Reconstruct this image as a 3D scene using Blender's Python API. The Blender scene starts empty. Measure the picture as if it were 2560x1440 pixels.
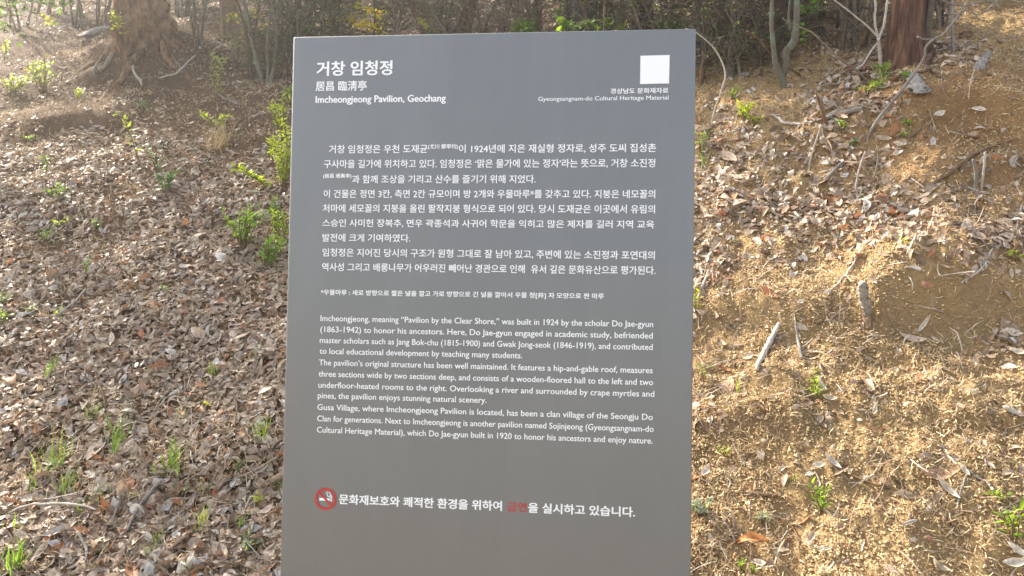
import bpy, math, random
import numpy as np
from mathutils import Vector, Matrix

# ------------------------------------------------------------------ camera, sky, sun
scene = bpy.context.scene
COL = scene.collection
YAW, PITCH, ROLL, FPX = 0.100747, 0.0283826, 0.0163067, 1893.28
CAM = np.array([0.0, 0.0, 1.5])
_cy, _sy, _cp, _sp = math.cos(YAW), math.sin(YAW), math.cos(PITCH), math.sin(PITCH)
FWD = np.array([-_sy * _cp, _cy * _cp, _sp])
_r0 = np.array([_cy, _sy, 0.0]); _u0 = np.cross(_r0, FWD)
RGT = math.cos(ROLL) * _r0 + math.sin(ROLL) * _u0
UPV = -math.sin(ROLL) * _r0 + math.cos(ROLL) * _u0
cam_data = bpy.data.cameras.new('camera')
cam_data.sensor_width = 36.0
cam_data.lens = 36.0 * FPX / 2560.0
cam_data.clip_start = 0.05
cam_data.clip_end = 500.0
cam = bpy.data.objects.new('camera', cam_data); COL.objects.link(cam)
cam.matrix_world = Matrix(((RGT[0], UPV[0], -FWD[0], CAM[0]), (RGT[1], UPV[1], -FWD[1], CAM[1]),
                           (RGT[2], UPV[2], -FWD[2], CAM[2]), (0, 0, 0, 1)))
scene.camera = cam

SUN_AZ, SUN_EL = math.radians(-58), math.radians(39)      # azimuth from +Y towards +X
L = Vector((math.sin(SUN_AZ) * math.cos(SUN_EL), math.cos(SUN_AZ) * math.cos(SUN_EL), math.sin(SUN_EL)))
world = bpy.data.worlds.new('World'); scene.world = world; world.use_nodes = True
wn = world.node_tree.nodes
sky = wn.new('ShaderNodeTexSky'); sky.sky_type = 'NISHITA'; sky.sun_disc = False
sky.sun_elevation = SUN_EL; sky.sun_rotation = SUN_AZ % (2 * math.pi)
sky.air_density = 1.0; sky.dust_density = 3.0
wn['Background'].inputs[1].default_value = 0.15
hs = wn.new('ShaderNodeHueSaturation'); hs.inputs['Saturation'].default_value = 0.62   # a milky, hazy sky
world.node_tree.links.new(sky.outputs[0], hs.inputs['Color'])
world.node_tree.links.new(hs.outputs[0], wn['Background'].inputs[0])
sd = bpy.data.lights.new('sun', 'SUN'); sd.energy = 5.0; sd.angle = math.radians(0.6); sd.color = (1.0, 0.915, 0.77)
sun = bpy.data.objects.new('sun', sd); COL.objects.link(sun)
sun.rotation_euler = L.to_track_quat('Z', 'Y').to_euler()
scene.view_settings.view_transform = 'Standard'; scene.view_settings.look = 'None'
scene.view_settings.exposure = 1.75; scene.view_settings.gamma = 1.0
scene.render.engine = 'CYCLES'
scene.cycles.use_denoising = True
scene.cycles.max_bounces = 6; scene.cycles.diffuse_bounces = 3; scene.cycles.glossy_bounces = 2
scene.cycles.transmission_bounces = 4; scene.cycles.transparent_max_bounces = 4

rng = np.random.default_rng(11)
random.seed(5)

# ------------------------------------------------------------------ noise
_perm = np.random.default_rng(3).permutation(512); _perm = np.concatenate([_perm, _perm])
_ang = np.random.default_rng(4).uniform(0, 2 * np.pi, 512); _gx, _gy = np.cos(_ang), np.sin(_ang)

def perlin(x, y):
    x = np.asarray(x, float); y = np.asarray(y, float)
    xi = np.floor(x).astype(int); yi = np.floor(y).astype(int); xf = x - xi; yf = y - yi
    u = xf * xf * xf * (xf * (xf * 6 - 15) + 10); v = yf * yf * yf * (yf * (yf * 6 - 15) + 10)
    def g(a, b, dx, dy):
        h = _perm[(_perm[a & 511] + b) & 511]
        return _gx[h] * dx + _gy[h] * dy
    n00 = g(xi, yi, xf, yf); n10 = g(xi + 1, yi, xf - 1, yf)
    n01 = g(xi, yi + 1, xf, yf - 1); n11 = g(xi + 1, yi + 1, xf - 1, yf - 1)
    a = n00 + u * (n10 - n00); b = n01 + u * (n11 - n01)
    return (a + v * (b - a)) * 1.5

def fbm(x, y, octv=3):
    s = 0; a = 1.0; f = 1.0
    for k in range(octv):
        s = s + a * perlin(x * f + 17.3 * k, y * f - 9.1 * k); a *= 0.5; f *= 2.03
    return s

def sstep(a, b, x):
    t = np.clip((x - a) / (b - a), 0, 1); return t * t * (3 - 2 * t)

# ------------------------------------------------------------------ the bank
def base_h(x, y):
    rt = sstep(-1.0, 1.5, x)
    s = 0.74 + 0.20 * rt
    y0 = 1.33 - 0.08 * rt
    d = y - y0
    up = 0.5 * (d + np.sqrt(d * d + 0.02))
    far = 0.5 * ((d - 6.5) + np.sqrt((d - 6.5) ** 2 + 0.5))
    z = s * up - (s - 0.56) * far
    z = z + 0.10 * np.clip(x - 1.2, 0, 4) * sstep(1.5, 3.0, y)
    z = z - 0.56 * 0.5 * ((y - 22) + np.sqrt((y - 22) ** 2 + 4.0)) * sstep(14, 22, y)      # the bank ends in a flat hilltop
    return z

BUMPS = []          # (x, y, radius_x, radius_y, height) in metres

LEDGES = []         # (x0, y0, x1, y1, height, run-out)

def ground_h(x, y):
    x = np.asarray(x, float); y = np.asarray(y, float)
    z = base_h(x, y)
    on = sstep(1.2, 2.2, y)
    rt = sstep(0.0, 1.0, x)
    z = z + on * (0.055 * fbm(x * 1.1, y * 1.1, 2) + 0.016 * fbm(x * 4.1 + 5, y * 4.1, 2))
    # small slumped steps across the slope
    t = y * 2.3 + 0.9 * fbm(x * 0.8 + 31, y * 0.8, 2) + 0.35 * x
    saw = t - np.floor(t)
    z = z + on * (0.040 - 0.006 * rt) * (sstep(0.0, 0.30, saw) - saw)
    z = z + on * rt * (0.022 * fbm(x * 6.5 + 3, y * 6.5, 2) + 0.014 * fbm(x * 13, y * 13, 3) + 0.007 * perlin(x * 38, y * 38) + 0.0045 * perlin(x * 75 + 7, y * 75))
    z = z + on * (1 - rt) * 0.006 * fbm(x * 13, y * 13, 2)
    for bx, by, rx, ry, hh in BUMPS:
        z = z + hh * np.exp(-((x - bx) / rx) ** 2 - ((y - by) / ry) ** 2)
    for x0, y0, x1, y1, hh, ro in LEDGES:
        u = (x - x0) / (x1 - x0); s_ = y - (y0 + (y1 - y0) * u) + 0.035 * perlin(x * 5 + x0, y * 2)
        win = sstep(-.25, .15, u) * sstep(1.25, .85, u)
        z = z + hh * win * sstep(-.035, .045, s_) * np.exp(-np.maximum(s_, 0) / ro)
    return z

_T = np.concatenate([np.linspace(1.2, 9, 1600), np.linspace(9.02, 40, 500)])

def ray(px, py):
    return FWD + RGT * ((px - 1280.0) / FPX) + UPV * ((720.0 - py) / FPX)

def G(px, py):
    """point of the bank seen at photo pixel px, py"""
    d = ray(px, py)
    P = CAM + _T[:, None] * d
    diff = P[:, 2] - ground_h(P[:, 0], P[:, 1])
    k = np.argmax(diff < 0)
    if diff[k] >= 0: k = len(_T) - 1
    if k > 0:
        a, b = diff[k - 1], diff[k]; f = a / (a - b + 1e-9)
        t = _T[k - 1] + f * (_T[k] - _T[k - 1])
    else: t = _T[0]
    return CAM + t * d

def depth(p): return float(np.dot(np.asarray(p) - CAM, FWD))

def at_depth(px, py, D): return CAM + D * ray(px, py)

def project(P):
    q = P - CAM
    D = q @ FWD
    return 1280 + FPX * (q @ RGT) / D, 720 - FPX * (q @ UPV) / D, D

def gnormal(x, y, e=0.03):
    hx = (ground_h(x + e, y) - ground_h(x - e, y)) / (2 * e)
    hy = (ground_h(x, y + e) - ground_h(x, y - e)) / (2 * e)
    n = np.stack([-hx, -hy, np.ones_like(hx)], -1)
    return n / np.linalg.norm(n, axis=-1, keepdims=True)

# relief the photo shows: mounds and hollows
for px, py, rx, ry, hh in [(360, 150, .55, .40, .16), (365, 95, .5, .3, .10), (2420, 690, .30, .13, .10), (2380, 800, .40, .12, -.09),
                           (2150, 330, .35, .16, .08), (1890, 300, .22, .12, .05), (2440, 300, .45, .35, .10), (2440, 160, .5, .3, .08),
                           (1870, 1060, .20, .12, .05), (2050, 1290, .22, .08, -.04), (120, 300, .4, .25, .06)]:
    p = G(px, py); BUMPS.append((p[0], p[1], rx, ry, hh))

_l = []
for pa, pb, hh, ro in [((2185, 790), (2600, 770), .13, .35), ((2290, 335), (2620, 330), .14, .4), ((2050, 400), (2300, 370), .09, .25), ((1780, 820), (2080, 800), .06, .25),
                       ((1760, 1080), (2000, 1090), .05, .2), ((2330, 470), (2580, 440), .09, .25), ((2020, 1340), (2350, 1330), .05, .2), ((190, 215), (480, 220), .10, .35), ((30, 330), (270, 325), .07, .3), ((1860, 480), (2120, 500), .06, .2)]:
    a_, b_ = G(*pa), G(*pb); _l.append((a_[0], a_[1], b_[0], b_[1], hh, ro))
LEDGES += _l

# ------------------------------------------------------------------ mesh helpers
ORG = {}            # world position of every object's origin

class MB:
    def __init__(s): s.v = []; s.q = []; s.t = []; s.c = []; s.n = 0; s.hascol = False
    def add(s, v, quads=None, tris=None, col=None):
        v = np.asarray(v, float).reshape(-1, 3)
        if quads is not None and len(quads): s.q.append(np.asarray(quads, int) + s.n)
        if tris is not None and len(tris): s.t.append(np.asarray(tris, int) + s.n)
        s.v.append(v); s.n += len(v)
        if col is not None:
            s.hascol = True
            c = np.asarray(col, float)
            if c.ndim == 1: c = np.repeat(c[None], len(v), 0)
            s.c.append(c)
        else: s.c.append(np.full((len(v), 3), 0.3))
    def build(s, name, mat, parent=None, smooth=True, loc=None):
        V = np.concatenate(s.v) if s.v else np.zeros((0, 3))
        q = np.concatenate(s.q) if s.q else np.zeros((0, 4), int)
        t = np.concatenate(s.t) if s.t else np.zeros((0, 3), int)
        off = np.zeros(3)
        if loc is not None: off = np.asarray(loc, float)
        if parent is not None: off = ORG[parent.name]
        V = V - off
        me = bpy.data.meshes.new(name)
        me.vertices.add(len(V)); me.vertices.foreach_set('co', V.astype(np.float32).ravel())
        nl = len(q) * 4 + len(t) * 3
        me.loops.add(nl); me.polygons.add(len(q) + len(t))
        me.loops.foreach_set('vertex_index', np.concatenate([q.ravel(), t.ravel()]).astype(np.int32))
        st = np.concatenate([np.arange(len(q)) * 4, len(q) * 4 + np.arange(len(t)) * 3]).astype(np.int32)
        me.polygons.foreach_set('loop_start', st)
        me.polygons.foreach_set('use_smooth', np.full(len(q) + len(t), smooth))
        me.update(calc_edges=True)
        if s.hascol:
            a = me.color_attributes.new('Col', 'FLOAT_COLOR', 'POINT')
            c = np.concatenate(s.c); c = np.concatenate([c, np.ones((len(c), 1))], 1)
            a.data.foreach_set('color', c.astype(np.float32).ravel())
        me.materials.append(mat)
        o = bpy.data.objects.new(name, me); COL.objects.link(o)
        o.location = off
        ORG[o.name] = off
        if parent is not None:
            o.parent = parent; o.location = (0, 0, 0)
        return o

def tag(o, label=None, cat=None, group=None, kind=None):
    if label: o['label'] = label
    if cat: o['category'] = cat
    if group: o['group'] = group
    if kind: o['kind'] = kind
    return o

def thing(name, loc, label, cat, group=None):
    o = bpy.data.objects.new(name, None); COL.objects.link(o)
    o.location = Vector([float(a) for a in loc]); o.empty_display_size = 0.1
    ORG[o.name] = np.asarray(loc, float)
    return tag(o, label, cat, group)

def tube(mb, pts, rad, n=6, col=None, jag=0.0, cap=True):
    P = np.asarray(pts, float); k = len(P)
    R_ = np.full(k, rad, float) if np.isscalar(rad) else np.asarray(rad, float)
    T = np.gradient(P, axis=0); T /= np.linalg.norm(T, axis=1, keepdims=True) + 1e-9
    ref = np.array([0.0, 0, 1]) if abs(T[0][2]) < 0.9 else np.array([1.0, 0, 0])
    A = np.cross(T, ref); A /= np.linalg.norm(A, axis=1, keepdims=True) + 1e-9
    B = np.cross(T, A)
    th = np.linspace(0, 2 * np.pi, n, endpoint=False)
    ring = (np.cos(th)[None, :, None] * A[:, None] + np.sin(th)[None, :, None] * B[:, None])
    rr = R_[:, None, None] * (1 + (jag * rng.normal(size=(k, n, 1)) if jag else 0))
    V = (P[:, None] + ring * rr).reshape(-1, 3)
    i, j = np.meshgrid(np.arange(k - 1), np.arange(n), indexing='ij'); j2 = (j + 1) % n
    q = np.stack([i * n + j, i * n + j2, (i + 1) * n + j2, (i + 1) * n + j], -1).reshape(-1, 4)
    tr = []
    if cap:
        V = np.concatenate([V, P[:1], P[-1:]]); c0 = k * n; c1 = c0 + 1
        for a in range(n):
            tr.append((c0, (a + 1) % n, a)); tr.append((c1, (k - 1) * n + a, (k - 1) * n + (a + 1) % n))
    mb.add(V, q, tr, col)

def spline(pts, per=6):
    P = np.asarray(pts, float)
    if len(P) < 3:
        t = np.linspace(0, 1, per + 1)[:, None]; return P[0] + (P[-1] - P[0]) * t
    E = np.concatenate([[2 * P[0] - P[1]], P, [2 * P[-1] - P[-2]]]); out = []
    for i in range(1, len(E) - 2):
        p0, p1, p2, p3 = E[i - 1:i + 3]
        for t in np.linspace(0, 1, per, endpoint=False):
            out.append(0.5 * ((2 * p1) + (-p0 + p2) * t + (2 * p0 - 5 * p1 + 4 * p2 - p3) * t * t + (-p0 + 3 * p1 - 3 * p2 + p3) * t ** 3))
    out.append(P[-1]); return np.array(out)

def leaves(mb, pos, nrm, length, width, col, tilt=0.35, curl=0.25, cup=0.4, heading=None, dirs=None, rows=5, prof=None, rg=rng):
    """many curled leaves at once; pos (N,3), nrm (N,3)"""
    N = len(pos)
    if N == 0: return
    length = np.broadcast_to(np.asarray(length, float), (N,)); width = np.broadcast_to(np.asarray(width, float), (N,))
    t = np.linspace(0, 1, rows)
    if prof is None: prof = np.interp(t, [0, .18, .45, .75, 1], [.10, .70, 1.0, .68, .04])
    c = np.array([-1.0, 0.0, 1.0])
    k1 = rg.normal(0, curl, N); k2 = rg.normal(cup * .5, cup, N); tw = rg.normal(0, .3, N); sk = rg.normal(0, .18, N)
    X = length[:, None, None] * (t[None, :, None] - .5) + 0 * c
    Yl = 0.5 * width[:, None, None] * prof[None, :, None] * c[None, None, :]
    ac = np.abs(c)[None, None, :] * prof[None, :, None]
    cupa = np.clip(k2, -1.3, 1.3)[:, None, None]
    Zl = 0.5 * width[:, None, None] * ac * np.sin(cupa) ; Yc = Yl * np.cos(cupa * .9)
    Zl = Zl + length[:, None, None] * k1[:, None, None] * ((t[None, :, None] - .5) ** 2 * 2 - .15) * 2
    a = tw[:, None, None] * (t[None, :, None] - .5) * 1.4
    Yr = Yc * np.cos(a) - Zl * np.sin(a) * .5 + length[:, None, None] * sk[:, None, None] * ((t[None, :, None] - .5) ** 2)
    Zr = Zl + Yc * np.sin(a)
    loc = np.stack([X + 0 * Yr, Yr, Zr], -1)                          # N,rows,3,3
    n = nrm + rg.normal(0, tilt, (N, 3)); n /= np.linalg.norm(n, axis=1, keepdims=True)
    if dirs is None:
        h = rg.normal(size=(N, 3))
    else: h = np.asarray(dirs, float)
    h = h - n * np.sum(h * n, 1, keepdims=True); h /= np.linalg.norm(h, axis=1, keepdims=True) + 1e-9
    if dirs is not None:                                              # leaf grows from its base
        loc[..., 0] += 0.5 * length[:, None, None]
    b = np.cross(n, h)
    M = np.stack([h, b, n], 1)                                        # rows = axes
    W = np.einsum('nrcx,nxy->nrcy', loc, M) + pos[:, None, None, :]
    per = rows * 3
    i, j = np.meshgrid(np.arange(rows - 1), np.arange(2), indexing='ij')
    q = np.stack([i * 3 + j, i * 3 + j + 1, (i + 1) * 3 + j + 1, (i + 1) * 3 + j], -1).reshape(-1, 4)
    Q = (q[None] + (np.arange(N) * per)[:, None, None]).reshape(-1, 4)
    C = np.repeat(np.asarray(col, float), per, 0)
    mb.add(W.reshape(-1, 3), Q, None, C)

# ------------------------------------------------------------------ materials
def mat(name):
    m = bpy.data.materials.new(name); m.use_nodes = True
    nt = m.node_tree; b = nt.nodes['Principled BSDF']
    return m, nt, b

def node(nt, kind, **kw):
    n = nt.nodes.new(kind)
    for k, v in kw.items(): setattr(n, k, v)
    return n

def noise_ramp(nt, scale, stops, detail=6, rough=.6, coord='Object', stretch=None, dist=0.0):
    tc = node(nt, 'ShaderNodeTexCoord'); mp = node(nt, 'ShaderNodeMapping')
    if stretch: mp.inputs['Scale'].default_value = stretch
    nt.links.new(tc.outputs[coord], mp.inputs[0])
    nz = node(nt, 'ShaderNodeTexNoise'); nz.inputs['Scale'].default_value = scale
    nz.inputs['Detail'].default_value = detail; nz.inputs['Roughness'].default_value = rough; nz.inputs['Distortion'].default_value = dist
    nt.links.new(mp.outputs[0], nz.inputs['Vector'])
    r = node(nt, 'ShaderNodeValToRGB'); e = r.color_ramp.elements
    while len(e) < len(stops): e.new(.5)
    for k, (p, c) in enumerate(stops): e[k].position = p; e[k].color = (*c, 1)
    nt.links.new(nz.outputs['Fac'], r.inputs[0])
    return nz, r

def bump(nt, b, src, strength, dist):
    bp = node(nt, 'ShaderNodeBump'); bp.inputs['Strength'].default_value = strength; bp.inputs['Distance'].default_value = dist
    nt.links.new(src, bp.inputs['Height']); nt.links.new(bp.outputs[0], b.inputs['Normal'])
    return bp

def mat_leaf(name, trans=0.25, rough=.6, var=.25, spec=.3, tint=None):
    """leaf of its own colour, thin enough to let some light through"""
    m, nt, b = mat(name)
    at = node(nt, 'ShaderNodeAttribute', attribute_name='Col')
    tc = node(nt, 'ShaderNodeTexCoord')
    nz = node(nt, 'ShaderNodeTexNoise'); nz.inputs['Scale'].default_value = 90; nz.inputs['Detail'].default_value = 4
    nt.links.new(tc.outputs['Object'], nz.inputs['Vector'])
    mr = node(nt, 'ShaderNodeMapRange'); mr.inputs[1].default_value = .3; mr.inputs[2].default_value = .7
    mr.inputs[3].default_value = 1 - var; mr.inputs[4].default_value = 1 + var
    nt.links.new(nz.outputs['Fac'], mr.inputs[0])
    mx = node(nt, 'ShaderNodeVectorMath', operation='SCALE')
    nt.links.new(at.outputs['Color'], mx.inputs[0]); nt.links.new(mr.outputs[0], mx.inputs['Scale'])
    nt.links.new(mx.outputs[0], b.inputs['Base Color'])
    b.inputs['Roughness'].default_value = rough; b.inputs['Specular IOR Level'].default_value = spec
    tr = node(nt, 'ShaderNodeBsdfTranslucent')
    if tint:
        tv = node(nt, 'ShaderNodeVectorMath', operation='MULTIPLY'); tv.inputs[1].default_value = tint
        nt.links.new(mx.outputs[0], tv.inputs[0]); nt.links.new(tv.outputs[0], tr.inputs['Color'])
    else: nt.links.new(mx.outputs[0], tr.inputs['Color'])
    ms = node(nt, 'ShaderNodeMixShader'); ms.inputs[0].default_value = trans
    nt.links.new(b.outputs[0], ms.inputs[1]); nt.links.new(tr.outputs[0], ms.inputs[2])
    nt.links.new(ms.outputs[0], nt.nodes['Material Output'].inputs[0])
    bump(nt, b, nz.outputs['Fac'], .25, .004)
    return m

def mat_wood(name, stops, scale=14, stretch=(1, 1, .15), rough=.85, bs=.6, bd=.012, detail=8):
    m, nt, b = mat(name)
    nz, r = noise_ramp(nt, scale, stops, detail=detail, rough=.68, stretch=stretch, dist=.4)
    nt.links.new(r.outputs[0], b.inputs['Base Color'])
    b.inputs['Roughness'].default_value = rough; b.inputs['Specular IOR Level'].default_value = .2
    bump(nt, b, nz.outputs['Fac'], bs, bd)
    return m

# bare earth
m_soil, nt, b = mat('bare_soil')
tc = node(nt, 'ShaderNodeTexCoord')
at = node(nt, 'ShaderNodeAttribute', attribute_name='Col')
n1 = node(nt, 'ShaderNodeTexNoise'); n1.inputs['Scale'].default_value = 26; n1.inputs['Detail'].default_value = 10; n1.inputs['Roughness'].default_value = .80
n2 = node(nt, 'ShaderNodeTexNoise'); n2.inputs['Scale'].default_value = 3.2; n2.inputs['Detail'].default_value = 5
n3 = node(nt, 'ShaderNodeTexVoronoi'); n3.inputs['Scale'].default_value = 95
for n in (n1, n2, n3): nt.links.new(tc.outputs['Object'], n.inputs['Vector'])
r1 = node(nt, 'ShaderNodeMapRange'); r1.inputs[1].default_value = .25; r1.inputs[2].default_value = .75; r1.inputs[3].default_value = .62; r1.inputs[4].default_value = 1.35
nt.links.new(n1.outputs['Fac'], r1.inputs[0])
r2 = node(nt, 'ShaderNodeMapRange'); r2.inputs[1].default_value = .3; r2.inputs[2].default_value = .7; r2.inputs[3].default_value = .82; r2.inputs[4].default_value = 1.15
nt.links.new(n2.outputs['Fac'], r2.inputs[0])
mm = node(nt, 'ShaderNodeMath', operation='MULTIPLY'); nt.links.new(r1.outputs[0], mm.inputs[0]); nt.links.new(r2.outputs[0], mm.inputs[1])
vs = node(nt, 'ShaderNodeVectorMath', operation='SCALE'); nt.links.new(at.outputs['Color'], vs.inputs[0]); nt.links.new(mm.outputs[0], vs.inputs['Scale'])
nt.links.new(vs.outputs[0], b.inputs['Base Color']); b.inputs['Roughness'].default_value = .95; b.inputs['Specular IOR Level'].default_value = .1
ad = node(nt, 'ShaderNodeMath', operation='MULTIPLY_ADD'); nt.links.new(n3.outputs['Distance'], ad.inputs[0]); ad.inputs[1].default_value = -.35; nt.links.new(n1.outputs['Fac'], ad.inputs[2])
bump(nt, b, ad.outputs[0], 1.0, .034)

m_dead = mat_leaf('dead_leaf', .22, .55, .28, .35)
m_green = mat_leaf('green_leaf', .55, .42, .18, .5, (1.15, 1.2, .55))
m_grass = mat_leaf('grass_blade', .45, .5, .12, .4, (1.1, 1.15, .5))
m_straw = mat_leaf('dry_straw', .12, .7, .2, .3)
m_twig = mat_wood('grey_twig_bark', [(.3, (.10, .075, .055)), (.55, (.22, .18, .14)), (.8, (.34, .29, .24))], 40, (1, 1, 1), bs=.4, bd=.003)
m_pale = mat_wood('bleached_twig', [(.3, (.28, .23, .18)), (.55, (.46, .41, .35)), (.8, (.60, .55, .48))], 40, (1, 1, 1), bs=.35, bd=.003)
m_brown = mat_wood('brown_twig_bark', [(.3, (.09, .055, .032)), (.6, (.19, .12, .07)), (.85, (.30, .20, .12))], 40, (1, 1, 1), bs=.4, bd=.003)
m_shrub = mat_wood('shrub_bark', [(.25, (.050, .043, .030)), (.5, (.11, .095, .070)), (.8, (.19, .165, .125))], 30, (1, 1, .5), bs=.5, bd=.005)
m_moss = mat_wood('mossy_bark', [(.34, (.11, .09, .07)), (.50, (.15, .13, .10)), (.58, (.13, .19, .12)), (.8, (.20, .28, .19))], 22, (1, 1, .7), bs=.5, bd=.006)
m_red = mat_wood('red_pine_bark', [(.34, (.030, .016, .010)), (.5, (.115, .060, .038)), (.72, (.24, .135, .085))], 34, (1, 1, .07), bs=.9, bd=.03)
m_tan = mat_wood('tan_trunk_bark', [(.3, (.12, .075, .045)), (.55, (.24, .155, .095)), (.8, (.34, .235, .15))], 16, (1, 1, .18), bs=.6, bd=.015)
m_greybark = mat_wood('grey_trunk_bark', [(.3, (.030, .028, .024)), (.55, (.065, .06, .052)), (.8, (.105, .098, .085))], 12, (1, 1, .4), bs=.6, bd=.02)
m_rot = mat_wood('rotten_stump_wood', [(.36, (.040, .022, .013)), (.5, (.20, .115, .062)), (.66, (.34, .215, .12)), (.8, (.22, .13, .07))], 17, (1, 1, .45), bs=1.0, bd=.04)
m_greywood = mat_wood('weathered_grey_wood', [(.3, (.12, .10, .085)), (.55, (.25, .22, .19)), (.8, (.40, .36, .31))], 30, (1, 1, .25), bs=.7, bd=.012)
m_crack = mat_wood('cracked_bleached_bark', [(.36, (.05, .04, .03)), (.44, (.30, .27, .23)), (.75, (.44, .40, .34))], 34, (1, 1, .6), bs=.9, bd=.02)
m_cane = mat_wood('green_grey_cane', [(.3, (.17, .17, .13)), (.6, (.25, .25, .20)), (.8, (.33, .33, .27))], 20, (1, 1, .3), bs=.2, bd=.003)
m_stone = mat_wood('pale_stone', [(.3, (.17, .155, .13)), (.6, (.25, .23, .195)), (.8, (.33, .31, .27))], 18, (1, 1, 1), bs=.4, bd=.006)

m_panel, nt, b = mat('grey_painted_metal')
nz, r = noise_ramp(nt, 260, [(.3, (.208, .208, .202)), (.7, (.217, .217, .211))], detail=3)
nz2, r2 = noise_ramp(nt, 5.0, [(.3, (.94, .94, .93)), (.7, (1.05, 1.05, 1.05))], detail=6, rough=.7, stretch=(1, 1, .22))
mxp = node(nt, 'ShaderNodeVectorMath', operation='MULTIPLY'); nt.links.new(r.outputs[0], mxp.inputs[0]); nt.links.new(r2.outputs[0], mxp.inputs[1])
nt.links.new(mxp.outputs[0], b.inputs['Base Color']); b.inputs['Roughness'].default_value = .46; b.inputs['Metallic'].default_value = .65
bump(nt, b, nz.outputs['Fac'], .02, .0003)
m_white, nt, b = mat('white_print'); b.inputs['Base Color'].default_value = (.88, .88, .87, 1); b.inputs['Roughness'].default_value = .5
m_redp, nt, b = mat('red_print'); b.inputs['Base Color'].default_value = (.50, .035, .03, 1); b.inputs['Roughness'].default_value = .5

# ------------------------------------------------------------------ ground sheet
def axis(fine0, fine1, step, lo, hi, grow=1.12):
    a = list(np.arange(fine0, fine1 + step / 2, step)); s = step; x = a[-1]
    up = []
    while x < hi: s *= grow; x += s; up.append(x)
    s = step; x = a[0]; dn = []
    while x > lo: s *= grow; x -= s; dn.append(x)
    return np.array(dn[::-1] + a + up)
gx = axis(-2.4, 2.4, .008, -60, 60, 1.06); gy = axis(1.6, 4.6, .008, -50, 60, 1.04)
GX, GY = np.meshgrid(gx, gy)
GZ = ground_h(GX, GY)
GZ = np.where(GY < 1.1, GZ * 0 + base_h(GX, GY) * sstep(-2, 1.1, GY), GZ)
nv, nu = GX.shape
i, j = np.meshgrid(np.arange(nv - 1), np.arange(nu - 1), indexing='ij')
q = np.stack([i * nu + j, i * nu + j + 1, (i + 1) * nu + j + 1, (i + 1) * nu + j], -1).reshape(-1, 4)
P = np.stack([GX, GY, GZ], -1).reshape(-1, 3)
# earth colours of the place: grey-brown humus on one side, ochre subsoil on the other, orange cut above
rt = sstep(-.1, .8, P[:, 0])
w = 0.5 + 0.5 * np.clip(fbm(P[:, 0] * 1.7 + 3, P[:, 1] * 1.7, 3) * 1.4, -1, 1)
c_l = np.array([.235, .135, .074]) * (1 - .35 * w[:, None]) ; c_r = np.array([.54, .365, .18])
C = c_l * (1 - rt[:, None]) + (c_r * (1 - .22 * w[:, None])) * rt[:, None]
oc = G(2440, 240); oo = np.exp(-((P[:, 0] - oc[0]) / .55) ** 2 - ((P[:, 1] - oc[1]) / .5) ** 2)[:, None]
C = C * (1 - oo) + np.array([.42, .245, .11]) * oo
hum = (sstep(4.2, 5.4, P[:, 1]))[:, None] * .6
C = C * (1 - hum) + np.array([.13, .085, .055]) * hum
front = (1 - sstep(.6, 1.5, P[:, 1]))[:, None]                       # unseen ground in front, made pale to bounce sunlight onto the sign
C = C * (1 - front) + np.array([.33, .29, .235]) * front
mb = MB(); mb.add(P, q, None, C)
tag(mb.build('ground', m_soil), kind='structure')

# ------------------------------------------------------------------ leaf litter, straw, crumbs
def ell(px, py, lst):
    o = np.zeros_like(px)
    for cx, cy, rx, ry, s in lst:
        o = np.maximum(o, s * np.exp(-(((px - cx) / rx) ** 2 + ((py - cy) / ry) ** 2) ** 1.5))
    return o
BARE = [(350, 165, 190, 55, .95), (250, 130, 90, 30, .8), (160, 285, 150, 42, .93), (110, 615, 85, 34, .93), (500, 300, 130, 48, .75), (600, 345, 90, 55, .7), (30, 125, 90, 40, .6),
        (290, 492, 75, 26, .8), (560, 262, 120, 28, .6), (440, 200, 60, 40, .8), (640, 400, 60, 60, .6), (545, 580, 40, 30, .5)]
RICH = [(1840, 360, 120, 75, .8), (2140, 250, 150, 85, .9), (1830, 510, 180, 95, .95), (2150, 540, 270, 95, 1.0), (2430, 600, 200, 85, .9),
        (1960, 630, 120, 55, .4), (2120, 360, 170, 70, .75), (2460, 425, 120, 45, .5), (1760, 640, 70, 100, .8), (2330, 130, 180, 35, .45),
        (1790, 300, 60, 80, .5), (1770, 1040, 60, 60, .3), (1745, 760, 40, 80, .35), (2510, 850, 60, 80, .3), (2050, 520, 330, 90, .35)]

def litter_density(px, py, x, y):
    patch = 0.78 + 0.5 * np.clip(fbm(x * 2.1 + 9, y * 2.1, 2), -.8, .8)
    left = np.clip(1 - ell(px, py, BARE), 0, 1) * patch * (.34 + .66 * sstep(230, 500, py))
    up = sstep(230, 90, py) * .85 * np.where(px > 2150, sstep(2330, 2150, px), 1)
    right = np.maximum(np.maximum(ell(px, py, RICH), up), .040 * np.ones_like(px)) * patch
    k = sstep(1000, 1500, px)
    return left * (1 - k) + right * k

def scatter(n, ylo=1.5, yhi=11, xlo=-5.5, xhi=5.5, bias=1.0):
    """points on the bank inside the view, thinning out with distance"""
    d = rng.uniform(0, 1, n) ** bias * (yhi - ylo) + ylo
    lat = rng.uniform(-.80, .80, n)
    x = RGT[0] * lat * d + FWD[0] * d; y = d * FWD[1] + RGT[1] * lat * d
    z = ground_h(x, y)
    px, py, D = project(np.stack([x, y, z], -1))
    keep = (px > -120) & (px < 2680) & (py > -160) & (py < 1560)
    hid = (px > 745) & (px < 1690) & (py > 120)
    keep &= ~hid
    return x[keep], y[keep], z[keep], px[keep], py[keep]

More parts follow.
